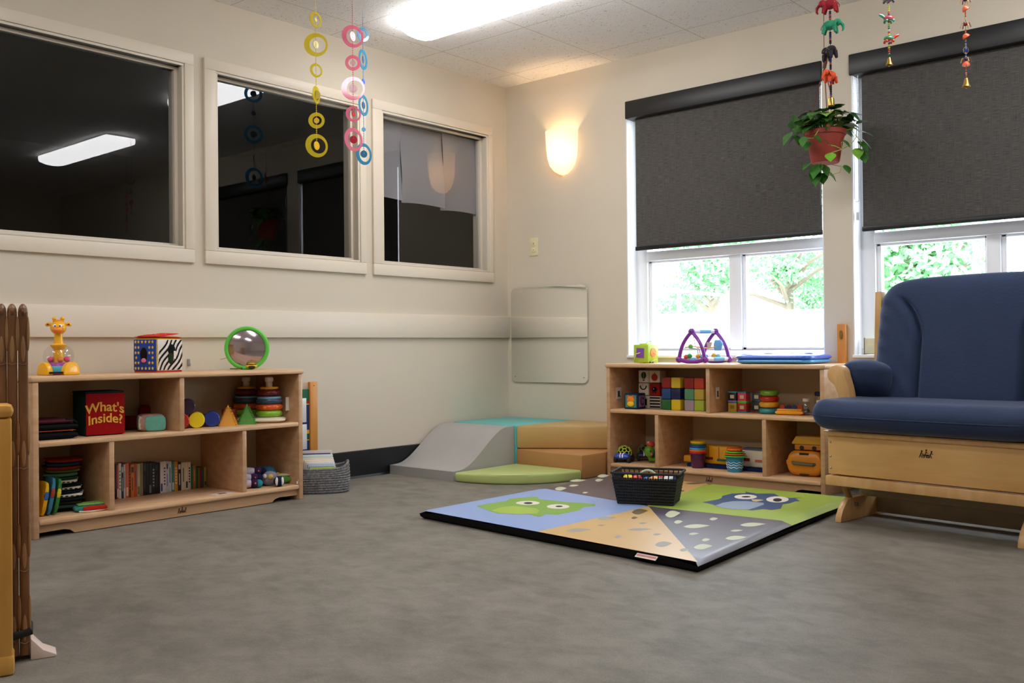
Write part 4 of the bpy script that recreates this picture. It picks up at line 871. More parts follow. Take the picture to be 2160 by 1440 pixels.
def cat3(t,s):
    b=B(); b.box((-.0,-s/2,s*.5),(s*.78,.003,s*.78),cloth('4a8a7a')); obj('green_square',b,t)
    b=B(); b.sph((0,-s/2-.003,s*.58),(s*.27,.004,s*.25),cloth('e8862c'),14,8); b.sph((0,-s/2-.005,s*.34),(s*.25,.004,s*.17),cloth('eec22c'),14,8)
    for q in (-1,1): b.sph((q*s*.18,-s/2-.003,s*.82),(s*.07,.003,s*.09),cloth('e0702c'),8,6)
    obj('lion_picture',b,t)
    b=B(); b.box((s/2,0,s*.5),(.003,s*.72,s*.72),cloth('8a6a9a')); obj('purple_square',b,t)
    b=B(); b.tube([(s/2+.003,s*.2*math.cos(a),s*.5+s*.22*math.sin(a)) for a in [PI*.25+PI*1.5*i/12 for i in range(13)]],.004,cloth('4a2a3c'),6); obj('letter_c',b,t)
softcube(1.160,-.275,Z2,.086,4,[cloth('1c2f4a')],'soft navy alphabet cube with lion picture at the left of the right shelf',None,cat3,'alphabet_cube')
def blk(x,y,z,c,label,s=.0575,g='coloured cube blocks on the right shelf',r=0,rot=0):
    b=B(); b.box((0,0,s/2),(s,s,s),plastic(c,.45),bev=.006); return solo('cube_block',b,label,'toy block',(x,y,z),math.radians(rot),g)
p=.0583
for j,row in enumerate((('1d6a2c','e6cc1c'),('1c4a8c','14205c'),('9c1c1c','e0c434'))):
    for i,c in enumerate(row):
        nm={'1d6a2c':'dark green cube block, bottom of the first block stack','e6cc1c':'bright yellow cube block, bottom right of the first block stack','1c4a8c':'blue cube block, middle left of the first block stack','14205c':'navy cube block, middle right of the first block stack','9c1c1c':'deep red cube block, top left of the first block stack','e0c434':'yellow cube block with rounded edges, top of the first block stack'}[c]
        blk(1.352+i*.059,-.235,Z2+j*p,c,nm)
for j,c,nm in ((0,'1c2c50','dark blue cube block behind the bright yellow one'),(1,'10141f','black-blue cube block behind the navy one'),(2,'8a4a1c','brown cube block behind the top yellow one')): blk(1.411,-.172,Z2+j*p,c,nm)
for j,row in enumerate((('a899a8','a8c03c'),('5a9a72','c4ac3c'),('9c1f1a','c8462c'))):
    for i,c in enumerate(row):
        nm={'a899a8':'lavender grey soft cube, bottom left of the second block stack','a8c03c':'lime green soft cube, bottom of the second block stack','5a9a72':'sage green soft cube, middle of the second block stack','c4ac3c':'olive yellow soft cube, middle right of the second block stack','9c1f1a':'red soft cube, top left of the second block stack','c8462c':'orange-red soft cube, top right of the second block stack'}[c]
        blk(1.492+i*.059,-.235,Z2+j*p,c,nm,g='soft cubes on the right shelf')
for j,c,nm in ((0,'2c4a7c','blue soft cube behind the lime green one'),(1,'c8602c','orange soft cube behind the olive yellow one'),(2,'5a2420','dark red soft cube behind the orange-red one')): blk(1.565,-.172,Z2+j*p,c,nm,g='soft cubes on the right shelf')
# ---------- upper right bay
def pc(x,y,z,c,fr,fr2,label):
    t=thing('frame_block',label,'toy block',(x,y,z),0,'small picture frame blocks'); s=.050
    b=B(); b.box((0,0,.026),(s*.94,s*.94,.052*.8),plastic(c),bev=.002); obj('picture_body',b,t)
    for z_,f in ((.003,fr),(.0495,fr2)): b=B(); b.box((0,0,z_),(s,s,.006),plastic(f),bev=.002); obj('edge_frame',b,t)
    b=B(); b.box((0,-s*.475,.026),(s*.45,.001,.018),plastic('d8c8a8' if c!='c89a2c' else '8a7a2c')); obj('picture',b,t)
pc(1.722,-.20,Z2,'c89a2c','7cb84c','3c7cb8','yellow picture block at the bottom left of the small stack'); pc(1.776,-.20,Z2,'b8342c','3c9cc8','7cc83c','red picture block at the bottom right of the small stack')
pc(1.722,-.20,Z2+.053,'2c2430','a888c0','3ca89c','dark picture block at the top left of the small stack'); pc(1.776,-.20,Z2+.053,'d83c5c','7cc83c','3c7cb8','pink picture block at the top right of the small stack')
pc(1.836,-.16,Z2,'2c3c3c','8c2c2c','3c4c4c','dark picture block behind at the bottom of the small stack'); pc(1.836,-.16,Z2+.053,'2c4c50','3c2c2c','7c2c2c','dark teal picture block behind at the top of the small stack')
for i,(z,R,c,nm) in enumerate(((0,.052,'2a8c94','teal stacking ring at the bottom of the four ring pile'),(.031,.050,'e8a82c','yellow segmented stacking ring second from the bottom'),(.060,.048,'b8241c','red stacking ring third from the bottom'),(.088,.047,'6aa02c','green stacking ring on top of the ring pile'))):
    b=B(); b.torus((0,0,.0145),R-.014,.0145,plastic(c),None,32,12); b.lathe([(.012,.004),(R-.02,.002),(R-.02,.027),(.012,.025),(.012,.004)],m=plastic(c),seg=32)
    if i==1:
        for k in range(12): a=k*PI/6; b.tube([((R-.012)*math.cos(a),(R-.012)*math.sin(a),.0285),((R+.0005)*math.cos(a),(R+.0005)*math.sin(a),.0145),((R-.012)*math.cos(a),(R-.012)*math.sin(a),.001)],.0012,plastic('b87a1c'),5)
    solo('stacking_ring',b,nm,'toy ring',(1.928,-.225,Z2+z),0,'stacking rings piled on the right shelf')
t=thing('toy_tray_truck','yellow plastic toy tray with red and blue wheels on the right shelf','toy',(2.045,-.235,Z2),.25)
b=B(); b.pillow((0,0,.012),(.135,.095,.024),plastic('f0a81c'),p=5,q=.35,n=14); b.bb(-.06,.06,-.04,.04,.02,.03,plastic('e89a1c'),.004); obj('tray',b,t)
for x,c in ((-.04,'b8381c'),(-.012,'1c2c5c'),(.016,'1c3c6c'),(.045,'c8401c')): b=B(); b.cyl((x,.01,.036),.012,.03,plastic(c),14,rot=(PI/2,0,0)); obj('roller',b,t)
def bottle(x,y,r,h,lid,cont,label):
    t=thing('sensory_bottle',label,'bottle',(x,y,Z2),0,'clear sensory bottles')
    b=B(); b.lathe([(.0001,.001),(r,.002),(r,h*.72),(r*.8,h*.8),(r*.75,h*.82)],m=CLEAR,seg=20); obj('bottle_body',b,t)
    b=B(); b.cyl((0,0,h*.91),r*.9,h*.18,plastic(lid),20,bev=.002); obj('cap',b,t)
    for k in range(9): b=B(); b.sph((rnd.uniform(-r*.55,r*.55),rnd.uniform(-r*.55,r*.55),rnd.uniform(.01,h*.6)),.008,plastic(rnd.choice(cont)),10,6); obj('filling',b,t)
bottle(2.118,-.22,.019,.080,'d8cfc4',['2f6a5a','8a8a90'],'clear bottle with white cap, nearest the yellow tray'); bottle(2.160,-.16,.026,.112,'1a2450',['5a7a6a','a83c3c','7c8a5c'],'clear bottle with navy cap, tallest on the right shelf')
bottle(2.196,-.24,.018,.076,'e0d8cc',['c83c3c','d85a5a'],'clear bottle of red bits with white cap beside the glider cushion'); bottle(2.220,-.14,.02,.10,'1c2a58',['3f8a8a'],'clear bottle with dark blue cap at the right end')
# ---------- lower row right shelf
def car(x,y,rot,yc,label,bl='2346b8'):
    t=thing('ball_car',label,'toy car',(x,y,Z1),math.radians(rot),'cars with open ball tops'); bm_=plastic(bl); K=mat('soft_black','26262a',.7)
    b=B(); b.pillow((0,0,.034),(.078,.112,.036),bm_,p=3.5,q=.45,n=16); obj('car_body',b,t)
    for sx in (-1,1):
        for sy in (-1,1): b=B(); b.cyl((sx*.037,sy*.034,.019),.019,.016,K,20,rot=(0,PI/2,0),bev=.004); obj('wheel',b,t)
    b=B(); Y=mat('mesh_'+yc,yc,.45); 
    bm=bmesh.new(); bmesh.ops.create_icosphere(bm,subdivisions=2,radius=.040)
    bd=bmesh.ops.dual if False else None
    faces=[]
    for v in bm.verts:
        if v.co.z<-.012: continue
        ctrs=[f.calc_center_median().normalized()*.040 for f in v.link_faces]
        n=v.co.normalized(); u=n.orthogonal().normalized(); w=n.cross(u)
        ctrs.sort(key=lambda c:math.atan2(c.dot(w),c.dot(u))); b.tube([tuple(c+Vector((0,.006,.050))) for c in ctrs],.0028,Y,5,cl=True)
    bm.free(); b.sph((0,.006,.050),(.034,.034,.033),mat('inner_dark','14181a',.9),14,8); obj('ball_top',b,t,weld=False)
    b=B()
    for q in (-1,1): b.box((q*.007,-.045,.050),(.006,.02,.002),plastic('f0f0f4'),rot=(.35,0,0)); b.box((q*.007,-.056,.038),(.006,.002,.016),plastic('f0f0f4'))
    obj('racing_stripes',b,t)
car(1.092,-.285,18,'b8c83a','blue toy car with lime open ball top at the shelf front'); car(1.140,-.150,35,'6a6a2c','dark blue toy car with olive ball top, behind the first car','182858')
t=thing('snail_toy','green plastic snail with red hat on the lower right shelf','toy',(1.232,-.215,Z1),math.radians(30)); GS=plastic('6aa02c')
b=B(); b.sph((-.018,-.01,.062),(.028,.026,.033),GS); b.tube([(-.018,-.01,.05),(-.012,0,.02),(.02,.01,.016),(.05,.02,.018)],[.014,.014,.015,.012],GS,12); obj('snail_body',b,t)
b=B(); b.sph((.03,.014,.042),(.03,.022,.032),plastic('3c7c6c')); obj('shell',b,t)
b=B(); b.sph((-.010,-.005,.100),(.024,.02,.018),plastic('c83c2c')); b.sph((-.02,-.012,.11),(.010,.01,.008),plastic('e8a0a0')); obj('red_hat',b,t)
b=B(); b.sph((-.010,-.034,.066),(.004,.003,.005),SHBLK,8,6); b.sph((-.004,-.033,.050),(.006,.003,.007),plastic('d8645a'),8,6); obj('face',b,t)
t=thing('foam_sheet','folded blue foam sheet lying under the yellow wooden bus','foam sheet',(1.70,-.14,Z1)); b=B(); b.bb(-.24,.24,-.10,.10,0,.018,cloth('182a5c'),.004); obj('sheet',b,t)
t=thing('toy_bus','long yellow toy bus behind the cups on the lower right shelf','toy bus',(1.575,-.165,Z1+.018)); YB_=plastic('e8a41c')
b=B(); b.bb(-.155,-.10,-.04,.04,.0,.035,YB_,.006); b.bb(-.10,.15,-.045,.045,.0,.095,YB_,.008); obj('bus_body',b,t)
b=B()
for x in (-.06,.0,.06,.11): b.bb(x-.0015,x+.0015,-.0465,-.044,.02,.092,plastic('8a4a1c'))
obj('door_lines',b,t)
b=B(); b.bb(-.03,.025,-.048,-.044,.024,.036,plastic('7a2418')); b.bb(.05,.12,-.048,-.044,.018,.03,plastic('1c6a4c')); obj('side_marking',b,t)
t=thing('toy_bus','white toy bus with dark red lettering beside the lower middle divider','toy bus',(1.820,-.165,Z1+.018)); b=B(); b.bb(-.088,.118,-.045,.045,0,.085,plastic('e0d8c8'),.008); obj('bus_body',b,t)
b=B(); b.bb(-.06,-.01,-.048,-.044,.03,.045,plastic('9c241c')); b.bb(.02,.06,-.048,-.044,.028,.04,plastic('c86a4c')); obj('side_marking',b,t); b=B(); b.bb(-.06,.10,-.035,.035,.085,.094,plastic('4a5a6c'),.003); obj('roof_rack',b,t)
def nest(x,y,label,spec,base,waves=None):
    t=thing('stacking_cups',label,'stacking cups',(x,y,Z1),0)
    r0,r1,h,c=base
    b=B(); b.lathe([(.0001,0),(r0*.96,0),(r0,.003),(r1,h*.9),(r1+.004,h*.92),(r1+.004,h),(r1,h)],m=plastic(c),seg=28)
    obj('cup',b,t)
    if waves:
        for zz in (.024,.036,.048):
            b=B(); rr=r0+(r1-r0)*(zz/h)+.0006
            b.tube([(rr*math.cos(a),rr*math.sin(a),zz+.0028*math.sin(a*9)) for a in [2*PI*i/72 for i in range(72)]],.0016,plastic('d8e6e8'),5,cl=True); obj('wave_stripe',b,t)
    for z,R,hh_,c,wv in spec:
        b=B()
        if wv:
            n=72; v=[];f=[]
            for zz,q in ((z,.85),(z+hh_*.3,1),(z+hh_*.7,1),(z+hh_,.8)):
                for k in range(n): a=2*PI*k/n; r_=R*q*(1+.05*math.sin(a*12)*(q==1)); v.append((r_*math.cos(a),r_*math.sin(a),zz))
            for j in range(3):
                for k in range(n): f.append((j*n+k,j*n+(k+1)%n,(j+1)*n+(k+1)%n,(j+1)*n+k))
            f.append(tuple(range(3*n,4*n))); f.append(tuple(range(n))[::-1]); b.add(v,f,plastic(c))
        else: b.lathe([(.001,z),(R*.93,z),(R,z+hh_*.25),(R,z+hh_*.8),(R*.95,z+hh_),(.001,z+hh_)],m=plastic(c),seg=28)
        obj('cup_rim',b,t)
nest(1.542,-.262,'stacking cups with purple cup at the bottom and yellow on top',[(.076,.045,.010,'c8202c',0),(.086,.045,.010,'f06a24',0),(.096,.044,.010,'3ca8d8',0),(.106,.043,.012,'1c4a9c',0),(.118,.041,.009,'1c7a4c',0),(.127,.040,.013,'eebc1c',0)],(.034,.040,.078,'4a1444'))
nest(1.768,-.288,'blue wavy stacking cup topped with orange and green scalloped rims',[(.076,.058,.008,'5ac83c',1),(.086,.054,.008,'f0641c',1),(.096,.048,.008,'5ac83c',1),(.106,.041,.012,'f0641c',1)],(.038,.044,.078,'2a8cc0'),True)
t=thing('tool_case','orange plastic toy carrying case with grey handle beside the glider','toy case',(2.115,-.205,Z1),math.radians(6)); OR=mat('orange_plastic','d98a1c',.4,coat=.2)
b=B(); b.pillow((0,0,.062),(.165,.11,.124),OR,p=5,q=.3,n=18); b.bb(-.085,.085,-.05,.05,.058,.066,OR,.003); obj('case_shell',b,t)
b=B(); b.tube([(-.055,-.050,.066),(-.050,-.064,.064),(.045,-.064,.060),(.052,-.050,.062)],.0085,mat('grey_plastic','6a6248',.5),10); obj('handle',b,t)
b=B(); b.bb(-.10,-.078,-.02,.01,.052,.074,OR,.004); obj('latch',b,t)
b=B(); b.box((.0,-.053,.110),(.045,.006,.010),SHBLK,bev=.002); b.box((.0,-.053,.010),(.045,.006,.006),SHBLK,bev=.002); obj('slot',b,t)
t=thing('toy_camper','yellow toy camper van top stacked on the orange case','toy vehicle',(2.130,-.20,Z1+.128),math.radians(8)); YP=mat('mustard_plastic','c8951c',.4,coat=.2)
b=B(); b.bb(-.066,.070,-.045,.045,.0,.026,mat('amber_plastic','c8781c',.4),.005); obj('lower_body',b,t)
b=B(); b.prism([(-.078,.026),(.085,.026),(.085,.066),(-.058,.066),(-.078,.034)],-.05,.05,YP,axis='y',bev=.004); obj('roof',b,t)
for x in (-.030,.030): b=B(); b.cyl((x,-.046,.010),.0105,.006,SHBLK,14,rot=(PI/2,0,0)); obj('wheel',b,t)
# ---------- black basket with toys on the floor mat
t=thing('plastic_basket','black woven plastic basket of small toys on the owl floor mat','basket',(1.832,-1.180,ZM+.001),math.radians(21.5)); KB=mat('black_basket_plastic','0a0808',.6)
w0,d0,w1,d1,hb=.120,.075,.143,.092,.132
def q_(z): u=z/hb; return w0+(w1-w0)*u,d0+(d1-d0)*u
# open woven walls: horizontal bands + vertical slats leaving slots near the rim
b=B(); N=26
for side in range(4):
    for i in range(N if side%2==0 else 16):
        n=N if side%2==0 else 16
        def P(u,z,o=0):
            w,d=q_(z); e=(2*u-1)
            return {0:(e*w,-d-o,z),1:(w+o,e*d,z),2:(-e*w,d+o,z),3:(-w-o,-e*d,z)}[side]
        u0=(i+.08)/n;u1=(i+.92)/n
        th=.0035
        for za,zb_ in ((0,hb*.86),):
            v=[P(u0,za),P(u1,za),P(u1,zb_),P(u0,zb_),P(u0,za,-th),P(u1,za,-th),P(u1,zb_,-th),P(u0,zb_,-th)]
            b.add(v,[(0,1,2,3),(7,6,5,4),(0,4,5,1),(1,5,6,2),(2,6,7,3),(3,7,4,0)],KB)
        if i%2==0:
            v=[P((i+.3)/n,hb*.86),P((i+.7)/n,hb*.86),P((i+.7)/n,hb),P((i+.3)/n,hb),P((i+.3)/n,hb*.86,-th),P((i+.7)/n,hb*.86,-th),P((i+.7)/n,hb,-th),P((i+.3)/n,hb,-th)]
            b.add(v,[(0,1,2,3),(7,6,5,4),(0,4,5,1),(1,5,6,2),(2,6,7,3),(3,7,4,0)],KB)
obj('slatted_wall',b,t,weld=False,smooth=0)
def ring(z,o,r,nm):
    b=B(); w,d=q_(z); w+=o;d+=o; c=.012; pts=[]
    for cx,cy,a0 in ((w-c,-d+c,-PI/2),(w-c,d-c,0),(-w+c,d-c,PI/2),(-w+c,-d+c,PI)):
        for i in range(5): a=a0+PI/2*i/4; pts.append((cx+c*math.cos(a),cy+c*math.sin(a),z))
    b.tube(pts,r,KB,8,cl=True); return obj(nm,b,t)
ring(hb,.001,.0052,'rim')
b=B(); 
for i in range(9):
    z=.006+i*.0125; w,d=q_(z); b.tube([(w,-d,z),(w,d,z),(-w,d,z),(-w,-d,z)],.0022,KB,6,cl=True)
b.bb(-w0,w0,-d0,d0,0,.004,KB); obj('woven_bands',b,t)
b=B(); z1_=hb*.80; wa,da=q_(.004); wb,db=q_(z1_); e_=.004
for ka in (1,-1):
    vv=[(x*(wa-e_*(1 if ka>0 else 1.6)),y*(da-e_*(1 if ka>0 else 1.6)),.004) for x,y in ((-1,-1),(1,-1),(1,1),(-1,1))]+[(x*(wb-e_*(1 if ka>0 else 1.6)),y*(db-e_*(1 if ka>0 else 1.6)),z1_) for x,y in ((-1,-1),(1,-1),(1,1),(-1,1))]
    b.add(vv,[(i,(i+1)%4,4+(i+1)%4,4+i)[::ka] for i in range(4)],KB)
obj('inner_wall',b,t)
def on(x,y):
    a=math.radians(21.5); return (1.832+x*math.cos(a)-y*math.sin(a),-1.180+x*math.sin(a)+y*math.cos(a))
toys=[('teething_ring','pale green teething ring standing up in the black basket',(.0,-.01,.098),'R','b8c4a0',.040),
('toy_ball','red ball half hidden in the left of the black basket',(-.045,-.03,.092),'S','c8283a',.028),('toy_ball','yellow ball at the far left of the black basket',(-.085,-.02,.098),'S','eedb2c',.024),
('toy_ball','blue ball under the teething ring in the black basket',(.002,-.035,.090),'S','2c6ac8',.024),('toy_ball','orange ball right of the blue one in the black basket',(.03,-.035,.092),'S','f0a03c',.026),
('toy_ring','teal ring lying at the right of the black basket',(.075,-.03,.104),'H','2c9c84',.030),('toy_ball','white ball near the right end of the black basket',(.088,.005,.098),'S','e8ecf0',.024),('toy_ball','crimson ball behind the teething ring',(.045,.02,.090),'S','b8243c',.030),('toy_ball','purple ball at the back of the black basket',(.09,.045,.094),'S','4a3ab0',.022)]
for nm,lb_,(x,y,z),k,c,r in toys:
    b=B()
    if k=='S': b.sph((0,0,0),r,plastic(c),18,12)
    elif k=='R': b.torus((0,0,0),r,.0055,plastic(c),(PI/2,0,0),28,8)
    else: b.torus((0,0,0),r,.004,plastic(c),None,24,8)
    px_,py_=on(x,y); solo(nm,b,lb_,'toy',(px_,py_,ZM+z),math.radians(21.5),'small toys in the black basket')
b=B(); 
for i in range(14): b.sph((rnd.uniform(-.09,.09),rnd.uniform(-.05,.05),.035+rnd.uniform(0,.03)),.028,plastic(rnd.choice(['c83c3c','3c6cc8','e8c83c','3c9c5c','d8d8d8'])),12,8)
solo('mixed_toys',b,'mixed small coloured toys filling the bottom of the black basket','toys',(1.832,-1.180,ZM+.004),math.radians(21.5),kind='stuff')
# glider bench: local x = along front, local -y = front
GA=math.radians(-7.85)
t=thing('glider_bench','blue cushioned maple glider bench in front of the right-hand window','rocking bench',(2.581,-.954,0),GA)
uc=.345
# local y = -t  (t measured toward the viewer)
def bb(b,u0,u1,t0,t1,z0,z1,m,bev=.004): b.bb(u0,u1,-t1,-t0,z0,z1,m,bev)
b=B(); bb(b,-.045,.735,-.012,.006,.192,.343,BIRCH,.002); o=obj('front_panel',b,t); emblem(o,(.352,-.0068,.286),(0,0,0),1.15)
for z in (.215,.262,.318):
    for u in (-.034,.724): b=B(); b.sph((u,-.007,z),(.0045,.003,.0045),STEEL,10,6); obj('screw',b,o)
b=B(); bb(b,-.062,.752,-.03,.018,.343,.365,BIRCH2,.007); obj('seat_rail',b,t)
b=B(); bb(b,-.05,.740,-.03,.022,.148,.186,BIRCH2,.004); obj('lower_rail',b,t)
for s,u in ((-1,-.045),(1,.735)):
    # side frame
    b=B(); bb(b,u-.012,u+.012,-.50,-.03,.15,.345,BIRCH2,.004); obj('side_frame',b,t)
    # arm front upright with scroll top: profile in (u,z)
    pts=[]
    def ap(x,z): pts.append((u+s*-1*-1*x if False else u+s*x,z))
    prof=[(-.028,.345),(-.026,.43),(-.030,.50),(-.042,.548)]
    prof=[(.022,.345),(.022,.440),(.034,.500),(.052,.540)]
    pc_=(.044,.583); rr=.040
    arc=[(pc_[0]+rr*math.cos(a),pc_[1]+rr*math.sin(a)) for a in [-.9+ (PI+.9-.0)*i/14 for i in range(15)]]
    prof+=arc+[(-.012,.53),(-.028,.44),(-.032,.345)]
    P=[(u+s*x,z) for x,z in prof]
    if s<0: P=P[::-1]
    b=B(); b.prism(P,.10,.155,BIRCH2,axis='y',bev=.006); obj('arm_upright',b,t)
    # prism 'y' maps extrude to -y: a..b -> y=-a..-b ; move behind front
    COLo=COL.objects[-1]; COLo.location=(0,.285,0)
    # arm cushion
    def shp(a,bq,x,y,z,sg): return (x+.0,y,z+.010*math.sin(bq*5)*.2)
    b=B()
    def arm(i,j,u=u,s=s):
        a=2*PI*i; yy=.188+(.30)*j; e=(abs(math.sin(PI*(1-math.cos(PI*j))/2))**.3 if 0<j<1 else 0)
        j=(1-math.cos(PI*j))/2; yy=.188+.30*j; cx,cz=.018,.592
        # drooping roll: upper round part and inner drop panel
        ca,sa=math.cos(a),math.sin(a)
        rx,rz=.052,.058
        x=cx+.068*ca*e; z=cz+.006+rz*sa*e
        if ca<0: x=cx+.108*ca*e
        if sa<0: z=cz-(.125)*abs(sa)**.7*e
        if sa<0 and ca<0: x=cx+.108*ca*e
        z-= .03*j
        return (u+s*x,yy,z)
    b.surf(arm,48,30,NAVY,wu=True); obj('arm_cushion',b,t)
    b=B(); bb(b,u-s*.0-.012+s*.02,u+.012+s*.02,-.50,-.14,.345,.365,BIRCH2); obj('arm_rail',b,t)
    # back post
    b=B(); b.add([(u+s*.035+q[0],q[1],q[2]) for q in ((-.014,.44,.345),(.014,.44,.345),(.014,.47,.345),(-.014,.47,.345),(-.014,.475,.935),(.014,.475,.935),(.014,.51,.935),(-.014,.51,.935))],[(0,3,2,1),(4,5,6,7),(0,1,5,4),(1,2,6,5),(2,3,7,6),(3,0,4,7)],BIRCH2)
    bmx=bmesh.new(); 
    obj('back_post',b,t)
    # foot: curved front leg plus floor runner
    pf=[(0,.0),(.50,.0),(.50,.03),(.46,.085),(.085,.090),(.055,.085),(.02,.050),(.004,.022)]
    v=[];uf=-.022 if s<0 else .668
    b=B(); b.prism([(y,z) for y,z in pf],uf,uf+.026,BIRCH2,axis='x',bev=.003); obj('foot',b,t)
    # swing arm
    b=B(); b.tube([(uf+.013-.012,.06,.16),(uf+.013-.008,.085,.11),(uf+.013,.11,.065)],.016,PEGL,8,flat=.5); b.tube([(uf+.0,.40,.16),(uf+.013,.42,.06)],.016,PEGL,8,flat=.5); obj('swing_arm',b,t)
    b=B(); b.cyl((uf+.013,.11,.062),.008,.05,STEEL,12,rot=(0,PI/2,0)); obj('pivot_bolt',b,t)
b=B(); bb(b,0,.68,-.30,-.285,.010,.078,DUST,.002); obj('base_stretcher',b,t)
b=B(); bb(b,-.03,.72,-.22,-.205,.085,.150,DUST,.002); obj('inner_rail',b,t)
b=B(); bb(b,-.03,.72,-.50,-.02,.343,.352,BIRCH2,.002); obj('seat_deck',b,t)
for k in range(5): b=B(); bb(b,.06+k*.14,.10+k*.14,-.50,-.485,.36,.90,BIRCH2,.003); obj('back_slat',b,t)
# seat cushion
def sc(a,bq,x,y,z,sg):
    # a along u, bq along depth(-1 front)
    zz=z
    if sg<0: zz=z*.95
    k=.010*max(0,abs(a)-.75)/.25
    return (x,y,zz+k-.004*math.cos(a*3)*0)
b=B(); loaf(b,(uc,.200,.425),(.872,.575,.122),(.055,.07),NAVY,n=9,k=24,shape=sc); obj('seat_cushion',b,t)
b=B(); 
# piping seam along the front edge of cushion
b.tube([(uc+.436*math.sin(x),-.0885+.02*abs(math.sin(x))**14,.425+.006*abs(math.sin(x))**6) for x in [PI/2*(i/20-1) for i in range(41)]],.0022,NAVY,6); obj('piping',b,COL.objects['seat_cushion'])
# back cushion with two curved seams
W=.415; zl=.42; zh=.99
def back(sg):
    def fn(i,j):
        a=math.sin((i-.5)*PI); bq=math.sin((j-.5)*PI)
        top=zh-.065*abs(a)**10-.012*a*a
        z=zl+(top-zl)*(bq+1)/2
        wd=W*(1-.03*max(0,bq)**8)
        x=uc+wd*a
        h=max(0,(1-abs(a)**14)*(1-abs(bq)**10))**.45
        T=.075*h
        # seams
        f=(bq+1)/2
        sa=.50+.34*max(0,(f-.50)/.45)**2.2 if f>.55 else .50
        g=0
        if sg>0:
            g=-.030*math.exp(-((abs(a)-sa)/.032)**2)*min(1,max(0,(.88-f)/.1))
            g+=.018*math.exp(-((abs(a)-.76)/.2)**2)*(1-f*.3)+.010*math.exp(-(a/.35)**2)
            # puckers
            g+=.0035*math.sin(z*95+a*9)*math.exp(-((abs(a)-.93)/.09)**2)
            g+=.0022*math.sin((z*45-abs(a)*25))*math.exp(-((abs(a)-sa-.10)/.06)**2)
        y=.415-sg*(T+g*h)+.10*f
        return (x,y,z)
    return fn
b=B()
for sg in (1,-1):
    k=B(); k.surf(back(sg),160,100); b.add(k.v,k.f if sg>0 else [q[::-1] for q in k.f],NAVY)
obj('back_cushion',b,t,smooth=60)
# ---- folded gate at left
t=thing('folded_gate','stack of dark wooden gate panels strapped together in the left foreground','folding gate',(1.800,-3.775,0),0)
# panel direction: away from viewer
vd=Vector((1.800-4.1126,-3.775+4.683)).normalized(); ra=math.atan2(vd.y,vd.x)-PI/2
t.rotation_euler=(0,0,ra)
for i,x in enumerate((-.0215,.0,.0225)):
    w=.0205
    b=B(); y0=0
    pts=[(x+w/2*math.cos(a)*1.0,-w*.30*math.sin(a)) for a in [PI*k/8 for k in range(9)]]
    pts=[(x+w/2,.055)]+pts+[(x-w/2,.055)]
    prof=pts
    b.prism([(p[0],p[1]) for p in prof],.012,.800,PEG,axis='z'); 
    b.sph((x,.02,.800),(w/2,.03,.020),PEG,14,8)
    o=obj('edge_post',b,t)
    for z in (.74,.50,.265,.10):
        b=B(); b.sph((x+w*.5,-.001,z+.010),(.0038,.006,.040),PEGL,8,10); b.sph((x,-.0068,z-.025),(.0045,.0022,.030),PEGL,8,8); b.sph((x-w*.5,-.001,z+.010),(.0038,.006,.040),PEGL,8,10)
        b.tube([(x-w*.46,-.0045,z-.058),(x,-.0072,z-.062),(x+w*.46,-.0045,z-.058)],.0016,PEG,6)
        obj('hinge_block',b,t)
    b=B(); b.bb(x-w*.36,x+w*.36,.055,.50,.06,.76,PEG,.004); obj('gate_panel',b,t)
b=B(); b.tube([(-.034,-.008,.062),(.0,-.012,.060),(.034,-.008,.066),(.035,.06,.07),(-.034,.06,.066)],.004,SHBLK,8,cl=True,flat=2.2); obj('strap',b,t)
b=B(); b.prism([(.034,.0),(.088,.0),(.088,.006),(.060,.020),(.034,.050)],-.05,.01,mat('pale_pink_plastic','dccabf',.45),axis='y',bev=.002)
obj('stabiliser_foot',b,t)
b=B(); b.box((0,0,0),(.09,.5,.79),YWOOD,bev=.01)
solo('wooden_panel',b,'yellow varnished wooden panel standing behind the folded gate at the left edge','wooden panel',(1.489,-3.746,.405),ra,m=YWOOD)
t=thing('short_wooden_post','short yellow varnished panel with rounded cap at the left edge of the view','wooden post',(1.878,-3.813,0),ra)
b=B(); b.bb(-.14,.005,-.02,.05,0,.562,YWOOD,.006); b.bb(-.14,.008,-.023,.052,0,.045,YWOOD,.008); obj('panel_body',b,t)
b=B(); b.bb(-.14,.009,-.024,.054,.562,.594,YWOOD,.014); obj('rounded_cap',b,t)
